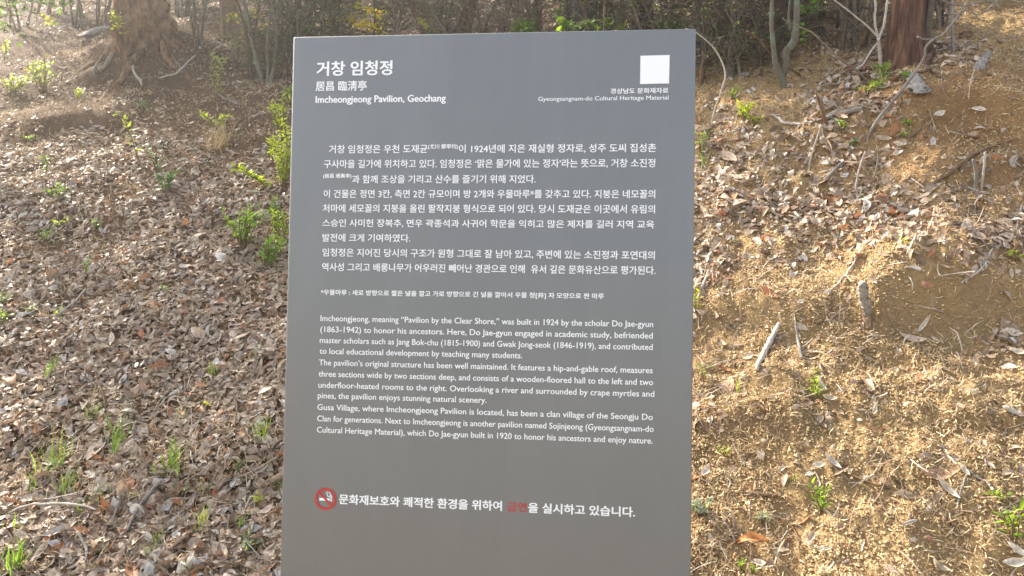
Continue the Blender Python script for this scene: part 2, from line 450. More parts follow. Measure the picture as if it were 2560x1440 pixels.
PAL = np.array([[.42, .315, .22], [.50, .395, .295], [.60, .51, .41], [.32, .215, .14], [.20, .125, .072], [.60, .55, .49], [.38, .17, .075], [.30, .22, .16]])
PW = np.array([.29, .20, .075, .17, .12, .025, .055, .10]); PW /= PW.sum()
x, y, z, px, py = scatter(250000, 1.5, 9.5, bias=1.2)
dn = litter_density(px, py, x, y)
k = rng.uniform(0, 1, len(x)) < dn
x, y, z, px, py, dn = x[k], y[k], z[k], px[k], py[k], dn[k]
N = len(x)
nr = gnormal(x, y)
lift = rng.uniform(0.000, .020, N) * dn + .003
pos = np.stack([x, y, z], -1) + nr * lift[:, None]
ln = rng.lognormal(math.log(.0365), .36, N); wd = ln * rng.uniform(.38, .62, N)
up_ = 1 - .28 * sstep(420, 120, py) * (px < 1000); ln *= up_; wd *= up_
far = sstep(6.5, 9, y); ln *= 1 + .5 * far; wd *= 1 + .6 * far
col = PAL[rng.choice(len(PAL), N, p=PW)] * rng.uniform(.75, 1.2, (N, 1))
mb = MB(); leaves(mb, pos, nr, ln, wd, col, tilt=.29, curl=.19, cup=.48)
tag(mb.build('leaf_litter', m_dead), 'dry brown and grey fallen leaves covering the earth bank', 'leaf litter', kind='stuff')

# broken straw, pine needles and rootlets
def curls(mb, pos, nr, ln, wd, col, tilt=.5, curv=.5, rows=5):
    leaves(mb, pos, nr, ln, wd, col, tilt=tilt, curl=curv, cup=.15, rows=rows, prof=np.array([.8, 1, 1, .9, .5][:rows]))
x, y, z, px, py = scatter(420000, 1.5, 7.5, bias=1.3)
k_ = sstep(1000, 1500, px)
patch = np.clip(.55 + .9 * fbm(x * 3.3 - 4, y * 3.3, 2), .15, 1)
dn = k_ * .72 * sstep(330, 560, py) * patch + k_ * .30 * patch * (1 - sstep(330, 560, py)) + (1 - k_) * .24
k = rng.uniform(0, 1, len(x)) < dn
x, y, z = x[k], y[k], z[k]; N = len(x); nr = gnormal(x, y)
pos = np.stack([x, y, z], -1) + nr * rng.uniform(.001, .010, (N, 1)) + nr * (.012 * (1 - sstep(-.4, .3, x)))[:, None]
SP = np.array([[.58, .42, .22], [.66, .50, .28], [.44, .29, .15], [.72, .59, .38], [.28, .17, .09]])
col = SP[rng.choice(5, N, p=[.3, .25, .22, .1, .13])] * rng.uniform(.8, 1.15, (N, 1))
ln = rng.lognormal(math.log(.021), .45, N)
mb = MB(); curls(mb, pos, nr, ln, rng.uniform(.0012, .0030, N), col)
# longer rootlets and broken twiglets lying through it
x, y, z, px, py = scatter(13000, 1.5, 7.0, bias=1.25)
k = rng.uniform(0, 1, len(x)) < np.where(px > 1200, .95, .45) * np.clip(.6 + fbm(x * 2.2 + 40, y * 2.2, 2), .1, 1)
x, y, z = x[k], y[k], z[k]; N = len(x); nr = gnormal(x, y)
pos = np.stack([x, y, z], -1) + nr * (rng.uniform(.004, .014, (N, 1)) + (.014 * (1 - sstep(-.4, .3, x)))[:, None])
tc_ = np.array([[.40, .31, .22], [.30, .20, .13], [.52, .45, .36], [.22, .15, .10]])
curls(mb, pos, nr, rng.lognormal(math.log(.075), .40, N), rng.uniform(.0020, .0042, N), tc_[rng.integers(0, 4, N)] * rng.uniform(.8, 1.2, (N, 1)), tilt=.25, curv=.22)
tag(mb.build('straw_litter', m_straw), 'broken dry straw and rootlets strewn over the bare ochre soil', 'straw litter', kind='stuff')

# crumbs of earth
x, y, z, px, py = scatter(420000, 1.5, 6.0, bias=1.3)
k_ = sstep(1000, 1500, px)
patch = np.clip(.5 + .9 * fbm(x * 4.3 + 14, y * 4.3, 2), .2, 1)
k = rng.uniform(0, 1, len(x)) < k_ * patch + (1 - k_) * .08
x, y, z = x[k], y[k], z[k]; N = len(x); nr = gnormal(x, y)
oct_v = np.array([[1, 0, 0], [-1, 0, 0], [0, 1, 0], [0, -1, 0], [0, 0, 1], [0, 0, -.6]], float)
oct_t = np.array([[0, 2, 4], [2, 1, 4], [1, 3, 4], [3, 0, 4], [2, 0, 5], [1, 2, 5], [3, 1, 5], [0, 3, 5]])
sz = np.minimum(rng.lognormal(math.log(.0030), .5, N), .0062)
V = oct_v[None] * (sz[:, None, None] * rng.uniform(.6, 1.4, (N, 6, 1)))
a = rng.uniform(0, 6.28, N); ca, sa = np.cos(a), np.sin(a)
V = np.stack([V[..., 0] * ca[:, None] - V[..., 1] * sa[:, None], V[..., 0] * sa[:, None] + V[..., 1] * ca[:, None], V[..., 2]], -1)
V += np.stack([x, y, z], -1)[:, None] + nr[:, None] * (sz * .35)[:, None, None]
mb = MB(); T_ = (oct_t[None] + (np.arange(N) * 6)[:, None, None]).reshape(-1, 3)
mb.add(V.reshape(-1, 3), None, T_, np.repeat(np.array([[.56, .40, .215]]) * rng.uniform(.7, 1.2, (N, 1)), 6, 0))
tag(mb.build('soil_crumbs', m_straw, smooth=False), 'loose crumbs of ochre earth lying on the slope', 'soil crumbs', kind='stuff')

# ------------------------------------------------------------------ the sign
SX0, SYF, SZT, SW = -0.60149, 1.46462, 2.04478, 0.8                  # left edge, front face, top, width
import bmesh
def to_sign(px, py):
    d = ray(px, py); t = (SYF - CAM[1]) / d[1]; p = CAM + t * d
    return p[0] - SX0, p[2] - SZT
sign = thing('information_sign', (SX0 + SW / 2, SYF, float(base_h(np.array(-.2), np.array(SYF)))), 'tall grey metal information board with white Korean and English text', 'sign')
SB = np.array(sign.location)
bm = bmesh.new(); bmesh.ops.create_cube(bm, size=1.0)
for v in bm.verts:
    v.co.x = v.co.x * SW; v.co.y = v.co.y * .07 + .035; v.co.z = (v.co.z - .5) * (SZT + .15) + SZT - SB[2]
bmesh.ops.bevel(bm, geom=bm.edges[:], offset=.0042, segments=5, profile=.5, affect='EDGES')
me = bpy.data.meshes.new('panel'); bm.to_mesh(me); bm.free(); me.materials.append(m_panel)
for p in me.polygons: p.use_smooth = True
try: me.set_sharp_from_angle(angle=math.radians(25))
except Exception: pass
o = bpy.data.objects.new('panel', me); COL.objects.link(o); o.parent = sign
PRINT = .0006

def bold(V, T, w):
    """thicken print by layering shifted copies, each a hair above the last"""
    if w <= 0: return V, T
    Vs, Ts = [], []
    for k, (a, b_) in enumerate([(0, 0), (w, 0), (-w, 0), (0, w * .7), (0, -w * .7)]):
        Vs.append(V + np.array([a, b_, .004 * k])); Ts.append(T + k * len(V))
    return np.concatenate(Vs), np.concatenate(Ts)

def text_mesh(body, off=0.0):
    c = bpy.data.curves.new('lettering', 'FONT'); c.body = body; c.size = 1.0; c.resolution_u = 3; c.offset = 0
    c.fill_mode = 'FRONT'
    to = bpy.data.objects.new('lettering', c); COL.objects.link(to)
    dg = bpy.context.evaluated_depsgraph_get(); dg.update()
    me = bpy.data.meshes.new_from_object(to.evaluated_get(dg))
    V = np.zeros(len(me.vertices) * 3); me.vertices.foreach_get('co', V); V = V.reshape(-1, 3)
    me.calc_loop_triangles()
    T = np.zeros(len(me.loop_triangles) * 3, int); me.loop_triangles.foreach_get('vertices', T); T = T.reshape(-1, 3)
    bpy.data.objects.remove(to); bpy.data.curves.remove(c); bpy.data.meshes.remove(me)
    return bold(V, T, off)

def put(mb, body, pl, pr, ptop, pbot, off=0.0):
    """one line of print: ends pl and pr (x in the photo), top and bottom given at both ends"""
    V, T = text_mesh(body, off)
    lo, hi = V.min(0), V.max(0)
    u0 = to_sign(pl, pbot[0])[0]; u1 = to_sign(pr, pbot[1])[0]
    v0 = .5 * (to_sign(pl, pbot[0])[1] + to_sign(pr, pbot[1])[1]); v1 = .5 * (to_sign(pl, ptop[0])[1] + to_sign(pr, ptop[1])[1])
    X = SX0 + u0 + (V[:, 0] - lo[0]) / (hi[0] - lo[0]) * (u1 - u0)
    Z = SZT + v0 + (V[:, 1] - lo[1]) / (hi[1] - lo[1]) * (v1 - v0)
    mb.add(np.stack([X, SYF - PRINT - .012 * V[:, 2], Z], -1), None, T)

def put_latin(mb, body, pl, pr, bl, br, cap, off=0.0):
    """a line of Latin print set on its baseline; cap = height of capitals in photo pixels"""
    V, T = text_mesh(body, off)
    lo, hi = V.min(0), V.max(0)
    u0, w0 = to_sign(pl, bl); u1, w1 = to_sign(pr, br); v0 = .5 * (w0 + w1)
    ch = to_sign(pl, bl - cap)[1] - to_sign(pl, bl)[1]
    X = SX0 + u0 + (V[:, 0] - lo[0]) / (hi[0] - lo[0]) * (u1 - u0)
    Z = SZT + v0 + V[:, 1] / .70 * ch
    mb.add(np.stack([X, SYF - PRINT - .012 * V[:, 2], Z], -1), None, T)

mb = MB()
put(mb, '거창 임청정', 791, 981, (153, 151), (190, 189), .032)
mb.build('title_lettering', m_white, sign, False)
mb = MB()
put(mb, '居昌 臨淸亭', 789, 917, (203, 201.5), (228, 227), .020)
put_latin(mb, 'Imcheongjeong Pavilion, Geochang', 789, 1114.6, 256, 255, 17, .030)
mb.build('subtitle_lettering', m_white, sign, False)
mb = MB()
put(mb, '경상남도 문화재자료', 1526, 1671, (221, 219.4), (235, 233), .026)
put_latin(mb, 'Gyeongsangnam-do Cultural Heritage Material', 1345.8, 1671, 253.9, 248, 10.7, .008)
mb.build('caption_lettering', m_white, sign, False)
mb = MB(); W_ = .017
put(mb, '거창 임청정은 우천 도재균', 822.5, 1069, (362.5, 361.5), (383.7, 383), W_)
put(mb, '(尤川 都宰均)', 1070, 1145, (360, 360), (374, 374), .026)
put(mb, '이 1924년에 지은 재실형 정자로, 성주 도씨 집성촌', 1147, 1640.5, (362, 357.5), (384, 381), W_)
put(mb, '구사마을 길가에 위치하고 있다. 임청정은 ‘맑은 물가에 있는 정자’라는 뜻으로, 거창 소진정', 809.5, 1638, (399, 397), (421, 420), W_)
put(mb, '(居昌 遡眞亭)', 808, 879, (434, 434), (447, 447), .026)
put(mb, '과 함께 조상을 기리고 산수를 즐기기 위해 지었다.', 880, 1339.5, (437, 437.5), (458, 459), W_)
put(mb, '이 건물은 정면 3칸, 측면 2칸 규모이며 방 2개와 우물마루*를 갖추고 있다. 지붕은 네모꼴의', 809, 1638, (473.5, 475), (495.5, 497), W_)
put(mb, '처마에 세모꼴의 지붕을 올린 팔작지붕 형식으로 되어 있다. 당시 도재균은 이곳에서 유림의', 807, 1637.5, (509.5, 512.5), (531, 534), W_)
put(mb, '스승인 사미헌 장복추, 면우 곽종석과 사귀어 학문을 익히고 많은 제자를 길러 지역 교육', 806, 1635.5, (547, 551), (568, 572), W_)
put(mb, '발전에 크게 기여하였다.', 806, 1026, (584, 585), (604.5, 605.5), W_)
put(mb, '임청정은 지어진 당시의 구조가 원형 그대로 잘 남아 있고, 주변에 있는 소진정과 포연대의', 806, 1637, (620, 627.5), (642, 650), W_)
put(mb, '역사성 그리고 배롱나무가 어우러진 빼어난 경관으로 인해  유서 깊은 문화유산으로 평가된다.', 805, 1639, (656, 666), (677.5, 687), W_)
mb.build('korean_lettering', m_white, sign, False)
mb = MB()
put(mb, '*우물마루 : 세로 방향으로 짧은 널을 깔고 가로 방향으로 긴 널을 깔아서 우물 정[井] 자 모양으로 짠 마루', 802, 1509.7, (723.5, 733), (740, 749.5), .026)
mb.build('footnote_lettering', m_white, sign, False)
mb = MB()
for s_, a, b_, c_, d_ in [
    ('Imcheongjeong, meaning “Pavilion by the Clear Shore,” was built in 1924 by the scholar Do Jae-gyun', 801.3, 1633, 802.5, 817.5),
    ('(1863-1942) to honor his ancestors. Here, Do Jae-gyun engaged in academic study, befriended', 801, 1632, 830.5, 846),
    ('master scholars such as Jang Bok-chu (1815-1900) and Gwak Jong-seok (1846-1919), and contributed', 799.5, 1631.6, 857.4, 874.7),
    ('to local educational development by teaching many students.', 799, 1305.7, 885, 895),
    ('The pavilion’s original structure has been well maintained. It features a hip-and-gable roof, measures', 797.5, 1631.6, 913, 933),
    ('three sections wide by two sections deep, and consists of a wooden-floored hall to the left and two', 796.6, 1633, 941, 963),
    ('underfloor-heated rooms to the right. Overlooking a river and surrounded by crape myrtles and', 796, 1635.8, 969, 992),
    ('pines, the pavilion enjoys stunning natural scenery.', 794.5, 1216.5, 996, 1006.7),
    ('Gusa Village, where Imcheongjeong Pavilion is located, has been a clan village of the Seongju Do', 793.6, 1632, 1024.7, 1049.5),
    ('Clan for generations. Next to Imcheongjeong is another pavilion named Sojinjeong (Gyeongsangnam-do', 793, 1634, 1052.5, 1080),
    ('Cultural Heritage Material), which Do Jae-gyun built in 1920 to honor his ancestors and enjoy nature.', 792.4, 1631.6, 1081, 1109)]:
    put_latin(mb, s_, a, b_, c_, d_, 14.6, .012)
mb.build('english_lettering', m_white, sign, False)
mb = MB()
put(mb, '문화재보호와 쾌적한 환경을 위하여', 847.3, 1255, (1235.8, 1250.5), (1261, 1277), .032)
mb.build('notice_lettering', m_white, sign, False)
mb = MB()
put(mb, '을 실시하고 있습니다.', 1320, 1588, (1256, 1267), (1281, 1294), .032)
mb.build('notice_lettering', m_white, sign, False)
mb = MB()
put(mb, '금연', 1268, 1317, (1254, 1256), (1278.5, 1280), .016)
mb.build('red_lettering', m_redp, sign, False)
# blank white plate at the upper corner
def quadplate(name, corners, m, lift, parent):
    b0 = [np.array([SX0 + u, SYF - lift, SZT + v]) for u, v in (to_sign(*c) for c in corners)]
    b1 = [p + np.array([0, lift - .0001, 0]) for p in b0]
    mb = MB(); mb.add(b0 + b1, [(3, 2, 1, 0), (0, 1, 5, 4), (1, 2, 6, 5), (2, 3, 7, 6), (3, 0, 4, 7)])
    return mb.build(name, m, parent, False)
quadplate('white_plate', [(1601, 139.8), (1674, 138), (1672.5, 209), (1600, 210.4)], m_white, .0012, sign)
# no-smoking symbol
cu, cv = to_sign(814.2, 1247.2); ru = .5 * (to_sign(841, 1247)[0] - to_sign(787.6, 1247)[0])
def P2(a, b_): return np.array([SX0 + cu + a * ru, 0, SZT + cv + b_ * ru])
sym = MB(); th = np.linspace(0, 2 * np.pi, 65)[:-1]
V = [P2(math.cos(t) * r, math.sin(t) * r) + np.array([0, SYF - .0012, 0]) for r in (1.0, .77) for t in th]
sym.add(V, [(k, (k + 1) % 64, 64 + (k + 1) % 64, 64 + k) for k in range(64)])
nr_ = np.array([.707, .707]) * .10
e0, e1 = np.array([-.60, .60]), np.array([.60, -.60])
V = [P2(*(e0 - nr_)), P2(*(e0 + nr_)), P2(*(e1 + nr_)), P2(*(e1 - nr_))]
sym.add([v + np.array([0, SYF - .0010, 0]) for v in V], [(3, 2, 1, 0)])
so = sym.build('no_smoking_symbol', m_redp, sign, False)
cg = MB()
for a0, a1, b0, b1 in ((-.58, -.02, -.16, .08), (.06, .38, -.16, .08), (.43, .48, -.20, .06), (.53, .60, -.20, .06)):
    cg.add([P2(a0, b0) + [0, SYF - .0008, 0], P2(a1, b0) + [0, SYF - .0008, 0], P2(a1, b1) + [0, SYF - .0008, 0], P2(a0, b1) + [0, SYF - .0008, 0]], [(0, 1, 2, 3)])
def ribbon(mb, pts, w):
    p = spline(pts, 5); t = np.gradient(p, axis=0); t /= np.linalg.norm(t, axis=1, keepdims=True); n = np.stack([-t[:, 1], t[:, 0]], -1) * w
    A = [P2(*(a + b_)) + np.array([0, SYF - .0008, 0]) for a, b_ in zip(p, n)]; B = [P2(*(a - b_)) + np.array([0, SYF - .0008, 0]) for a, b_ in zip(p, n)]
    K = len(p); mb.add(A + B, [(i, i + 1, K + i + 1, K + i) for i in range(K - 1)])
ribbon(cg, [(.24, .66), (.12, .60), (.10, .48), (.18, .38), (.20, .26), (.34, .24), (.45, .20), (.46, .08)], .035)
ribbon(cg, [(.28, .60), (.38, .56), (.44, .46), (.42, .36), (.54, .30), (.57, .20), (.57, .08)], .035)
co = cg.build('cigarette', m_white, so, False)
#__REST__
# ------------------------------------------------------------------ trunks
def px2m(w, D): return w * D / FPX

def trunk(name, label, base, topx, wb, wt, m, up, cat='tree', roots=0, jag=.05, lump=.12, group=None, dz=0.0, back=0.0):
    """woody stem standing at photo pixel base, top leaning towards topx at py=0, carried on 'up' metres"""
    b0 = G(*base); D = depth(b0)
    t0 = at_depth(topx, 0, D)
    d = t0 - b0; d /= np.linalg.norm(d); d[1] += back
    H = up
    n = 56; ts = np.linspace(-.55 / H, 1, n)
    rb, r1 = px2m(wb, D) / 2, px2m(wt, D) / 2
    root = thing(name, b0, label, cat, group)
    mb = MB(); seg = 40
    th = np.linspace(0, 2 * np.pi, seg, endpoint=False); V = []
    hvis = max(.15, np.linalg.norm(t0 - b0))
    ph = rng.uniform(0, 50)
    for t in ts:
        h = t * H; f = np.clip(h / hvis, -.3, 1)
        r = r1 + (rb - r1) * (1 - max(f, 0)) ** 2.2 if f < 1 else r1 * (1 - .35 * (h - hvis) / max(H - hvis, .01))
        c = b0 + d * h + np.array([.02 * math.sin(h * 3 + ph), .02 * math.cos(h * 2.3 + ph), 0])
        rr = r * (1 + lump * perlin(np.cos(th) * 1.6 + ph, np.sin(th) * 1.6 + h * 2.2) + .5 * lump * perlin(np.cos(th) * 4 + ph, np.sin(th) * 4 + h * 3.3) + .45 * lump * perlin(np.cos(th) * 5 + ph, np.sin(th) * 5 + h * 1.1) + .35 * lump * perlin(np.cos(th) * 9 + ph, np.sin(th) * 9 + h * 9) + jag * rng.normal(size=seg) * .25)
        V.append(np.stack([c[0] + np.cos(th) * rr, c[1] + np.sin(th) * rr, c[2] + 0 * th], -1))
    V = np.array(V)
    if up < 2.1:                                                      # a broken top
        V[-1, :, 2] += rng.uniform(-.12, .10, seg)
    V = V.reshape(-1, 3); q = []
    for a in range(n - 1):
        for c in range(seg): q.append((a * seg + c, a * seg + (c + 1) % seg, (a + 1) * seg + (c + 1) % seg, (a + 1) * seg + c))
    V = np.concatenate([V, [V[-seg:].mean(0)]]); tr = [(len(V) - 1, (n - 1) * seg + c, (n - 1) * seg + (c + 1) % seg) for c in range(seg)]
    mb.add(V, q, tr); mb.build('trunk', m, root)
    for k in range(roots):
        a = math.pi * (1.05 + .9 * (k + .5) / roots) + rng.normal(0, .12)
        Lr = rb * rng.uniform(1.8, 3.0); pts = []
        for u in np.linspace(0, 1, 9):
            x_ = b0[0] + math.cos(a) * (rb * .5 + Lr * u) + .05 * math.sin(u * 5 + k); y_ = b0[1] + math.sin(a) * (rb * .5 + Lr * u)
            pts.append((x_, y_, float(ground_h(x_, y_)) + .16 * (1 - u) ** 2 * rb / .15 * .5 - .01))
        mb = MB(); tube(mb, pts, np.linspace(rb * .17, .010, 9), 10, None, .12); mb.build('root', m, root)
    return root, b0 + d * H, b0

def crown(root, centre, rad, n, leaf, col, m=m_green, clumps=26, limb_from=None, limb_m=m_shrub):
    """leaf clumps spread through an uneven volume, on limbs"""
    centre = np.asarray(centre, float); mb = MB(); lm = MB()
    for c in range(clumps):
        v = rng.normal(size=3); v /= np.linalg.norm(v); cc = centre + v * np.asarray(rad) * rng.uniform(.35, 1.0)
        k = int(n / clumps * rng.uniform(.5, 1.5)); rr = np.asarray(rad).mean() * rng.uniform(.16, .34)
        p = cc + rng.normal(0, 1, (k, 3)) * rr * np.array([1, 1, .6])
        nr_ = rng.normal(0, .6, (k, 3)) + np.array([0, 0, 1]); nr_ /= np.linalg.norm(nr_, axis=1, keepdims=True)
        cl = np.asarray(col) * rng.uniform(.6, 1.25) * rng.uniform(.8, 1.2, (k, 1))
        leaves(mb, p, nr_, leaf * rng.uniform(.7, 1.3, k), leaf * .45, cl, rows=3, prof=np.array([.15, 1, .1]))
        if limb_from is not None:
            a = np.asarray(limb_from); mid = a * .5 + cc * .5 + rng.normal(0, .08, 3)
            tube(lm, spline([a, mid, cc], 4), np.linspace(.022, .005, 9), 5)
    if limb_from is not None: lm.build('limb', limb_m, root)
    mb.build('crown', m, root)

trunk('dead_tree', 'broad rotten orange-brown tree base with roots spreading over the leaves', (372, 96), 362, 140, 116, m_rot, 2.0, 'dead tree', roots=3, lump=.6, jag=.12)
tr1, tp1, bs1 = trunk('tree', 'pale tan tree trunk standing behind the leafy thicket beside the rotten stump', (578, 90), 575, 52, 44, m_tan, 4.2, roots=3)
trunk('tree', 'brown trunk leaning to one side behind the sign top, beside the yellow leaves', (1080, 100), 1034, 60, 52, m_tan, 4.0, lump=.2)
trunk('tree', 'reddish trunk slanting the other way just behind the middle of the sign top', (1150, 105), 1172, 54, 38, m_red, 3.6, lump=.2)
trunk('tree', 'slim orange-tan trunk between the twigs above the sign', (1348, 100), 1345, 28, 24, m_tan, 3.0)
tr2, tp2, bs2 = trunk('tree', 'thickest dark grey smooth trunk rising above the sign', (1475, 120), 1475, 126, 112, m_greybark, 5.0, lump=.08, jag=.02)
trunk('tree', 'dark grey trunk next to the thickest one, above the white plate of the sign', (1612, 120), 1612, 62, 50, m_greybark, 4.0, lump=.15)
tr3, tp3, bs3 = trunk('pine_tree', 'red-brown fibrous pine trunk on the slope past the sign', (2272, 138), 2283, 104, 84, m_red, 5.0, roots=3, lump=.25)
trunk('sapling', 'smooth grey-brown sapling stem hugging the red pine trunk', (2298, 138), 2322, 24, 17, m_shrub, 2.6, 'sapling')
trunk('sapling', 'thin straight grey pole stem on bare soil past the red pine', (2391, 127), 2391, 9, 7, m_greywood, 2.4, 'sapling')

# ------------------------------------------------------------------ shrubs of the hedge
GREEN_D = np.array([.105, .175, .046]); GREEN_M = np.array([.14, .21, .05]); YELL = np.array([.92, .76, .06])
def shrub(label, px, py, h, stems, spread, ntw, nleaf=0, lcol=GREEN_D, lsz=.016, m=m_shrub, r0=.010, D=None, name='shrub', low=.12, lean=None, cat='shrub', group='shrubs of the hedge along the top of the bank'):
    b0 = G(px, py)
    if D: b0 = at_depth(px, py, D); b0[2] = float(ground_h(b0[0], b0[1]))
    root = thing(name, b0, label, cat, group)
    tw = MB(); fol = MB(); tips = []
    for s_ in range(stems):
        mb = MB()
        a = rng.uniform(0, 6.28); o = np.array([math.cos(a) * spread * .6, math.sin(a) * spread * .3, 0]) * rng.uniform(.2, 1)
        p0 = b0 + o; p0[2] = float(ground_h(p0[0], p0[1])) - .03
        hh = h * rng.uniform(.7, 1.15)
        lv = np.array([rng.normal(0, .16), rng.normal(0, .12), 1.0]) + (np.array(lean) if lean is not None else 0)
        k = 9; pts = [p0]; d = lv / np.linalg.norm(lv)
        for i_ in range(k - 1):
            d = d + rng.normal(0, .10, 3); d[2] = max(d[2], .5); d /= np.linalg.norm(d); pts.append(pts[-1] + d * hh / (k - 1))
        pts = spline(pts, 3); rs = r0 * rng.uniform(.6, 1.25) * np.linspace(1.25, .35, len(pts))
        tube(mb, pts, rs, 7, None, .06); mb.build('stem', m if m is m_moss else (m, m, m_twig, m_brown)[rng.integers(0, 4)], root)
        for q_ in range(int(ntw * 2.6)):
            f = rng.uniform(low, 1); i_ = min(int(f * (len(pts) - 1)), len(pts) - 2); p = pts[i_]
            a = rng.uniform(0, 6.28); dd = np.array([math.cos(a), math.sin(a) * .8, rng.uniform(-.1, 1.2)]); dd /= np.linalg.norm(dd)
            ln = rng.uniform(.08, .38) * (1.1 - .4 * f); seq = [p]
            for u in range(4): dd = dd + rng.normal(0, .22, 3); dd /= np.linalg.norm(dd); seq.append(seq[-1] + dd * ln / 4)
            tube(tw, seq, np.linspace(.0036, .0014, 5), 4, None, 0, False)
            tips += seq[2:]
            for u in range(2):
                b_ = seq[rng.integers(1, 4)]; d2 = dd + rng.normal(0, .7, 3); d2 /= np.linalg.norm(d2)
                e = b_ + d2 * ln * .45; tube(tw, [b_, (b_ + e) / 2 + rng.normal(0, .008, 3), e], [.0021, .0017, .0011], 3, None, 0, False); tips.append(e)
    tw.build('twigs', (m_shrub, m_shrub, m_twig)[rng.integers(0, 3)], root)
    nleaf = int(nleaf * 4.0); lsz = lsz * 1.2
    if nleaf:
        T = np.array(tips); sel = T[rng.integers(0, len(T), nleaf)] + rng.normal(0, .02, (nleaf, 3))
        nr_ = rng.normal(0, .7, (nleaf, 3)) + np.array([0, -.2, .8]); nr_ /= np.linalg.norm(nr_, axis=1, keepdims=True)
        leaves(fol, sel, nr_, lsz * rng.uniform(.7, 1.4, nleaf), lsz * .5, np.asarray(lcol) * rng.uniform(.55, 1.4, (nleaf, 1)), rows=3, prof=np.array([.2, 1, .1]))
        fol.build('foliage', m_green, root)
    return root

def put_crown(root, cx, cy, cz, rad, n, col=GREEN_D, leaf=.05, clumps=22):
    crown(root, (cx, cy, cz), rad, n, leaf, col, clumps=clumps, limb_from=ORG[root.name] + np.array([0, 0, .9]))

s1 = shrub('thin grey stems of a bare shrub at the top outer corner, in the pale veil', 30, 70, 1.7, 4, .35, 10, 40, GREEN_M)
s2 = shrub('bare shrub of upright stems between the outer corner and the rotten stump', 190, 60, 1.7, 5, .40, 9, 40, GREEN_M)
s3 = shrub('bare shrub with a bent stem just short of the rotten stump', 268, 68, 1.5, 4, .30, 8, 20, GREEN_M)
s4 = shrub('small bare shrub with mossy base on the brown mound past the rotten stump', 490, 118, 1.6, 5, .16, 10, 60, GREEN_M, m=m_shrub)
s5 = shrub('grey stems crowded behind the rotten stump and the tan trunk', 465, 40, 1.8, 7, .35, 8, 60, GREEN_D)
s6 = shrub('dense dark leafy shrub with many stems left of the sign edge', 640, 200, 1.5, 6, .18, 22, 700, GREEN_D, .017, r0=.009)
s7 = shrub('thick greenish stem rising from a mossy foot beside the sign edge', 672, 212, 1.5, 3, .10, 10, 120, GREEN_D, .017, m=m_moss, r0=.017)
s8 = shrub('cluster of straight grey stems touching the sign edge', 712, 205, 1.5, 5, .16, 18, 420, GREEN_D, .017)
s9 = shrub('leafy twiggy shrub behind the top corner of the sign, under the leaning cane', 780, 180, 1.55, 5, .25, 22, 620, GREEN_D, .018)
sA = shrub('twiggy shrub glinting with small leaves above the big Korean title', 880, 170, 1.5, 5, .28, 22, 520, GREEN_D, .018)
sB = shrub('twiggy shrub with yellow sprays in front of it, behind the sign top', 960, 160, 1.5, 5, .28, 20, 240, GREEN_D, .017)
sC = shrub('dark thorny shrub between the two slanting trunks', 1110, 165, 1.4, 5, .25, 20, 230, GREEN_D)
sD = shrub('dark thorny shrub in front of the reddish slanting trunk', 1215, 165, 1.4, 6, .30, 24, 230, GREEN_D)
sE = shrub('tangled dark shrub before the slim orange-tan trunk', 1310, 165, 1.4, 6, .28, 24, 230, GREEN_D)
sF = shrub('bare thorny shrub before the thickest grey trunk', 1430, 165, 1.4, 4, .30, 16, 40, GREEN_D)
sG = shrub('dark spiny twigs on the far side of the thickest grey trunk', 1530, 170, 1.4, 5, .25, 22, 230, GREEN_D)
sH = shrub('dense twiggy shrub behind the sign corner with the white plate', 1665, 185, 1.35, 6, .25, 26, 300, GREEN_D)
sI = shrub('upright shrub stems immediately past the sign edge, behind the white arching twig', 1765, 205, 1.3, 3, .10, 26, 200, GREEN_M, r0=.012)
sJ = shrub('pair of brown stems a hand past the sign edge, above the grey stone', 1822, 200, 1.3, 4, .14, 26, 160, GREEN_M, r0=.012)
sK = shrub('thin stems with olive twigs above the bare patch past the grey stone', 1900, 175, 1.3, 5, .2, 26, 150, GREEN_M, r0=.009)
sL = shrub('bare shrub of thin stems uphill of the mossy forked one', 2010, 110, 1.4, 5, .25, 24, 120, GREEN_M, r0=.008)
sM = shrub('grey-green stems in a row before the red pine trunk', 2150, 120, 1.4, 5, .18, 16, 90, GREEN_M, r0=.011)
sN = shrub('wispy bare shrub uphill between the mossy shrub and the red pine', 2085, 60, 1.4, 6, .3, 22, 150, GREEN_M, r0=.008)
sO = shrub('short stems in the dark hollow on the far side of the red pine', 2375, 70, 1.2, 4, .2, 8, 20, GREEN_M, r0=.009)
for k, (bx, lab) in enumerate([(840, 'bushy undergrowth shrub far up behind the big Korean title'), (1010, 'brushwood far up the slope behind the leaning brown trunk'), (1260, 'brushwood far up the slope behind the slim orange-tan trunk'),
                               (1700, 'brushwood far up the slope behind the white plate corner of the sign'), (1900, 'brushwood far up behind the stems past the grey stone'), (420, 'brushwood far up the slope directly behind the rotten stump'), (110, 'brushwood far up the slope at the hazy corner'), (1130, 'brushwood far up the slope behind the reddish slanting trunk'),
                               (1430, 'brushwood far up the slope behind the thickest grey trunk'), (1800, 'brushwood far up the slope behind the white arching twig'), (2020, 'brushwood far up the slope behind the mossy forked shrub')]):
    shrub(lab, bx, 40, 1.6, 6, .5, 22, 260, GREEN_D, .03, D=8.2)

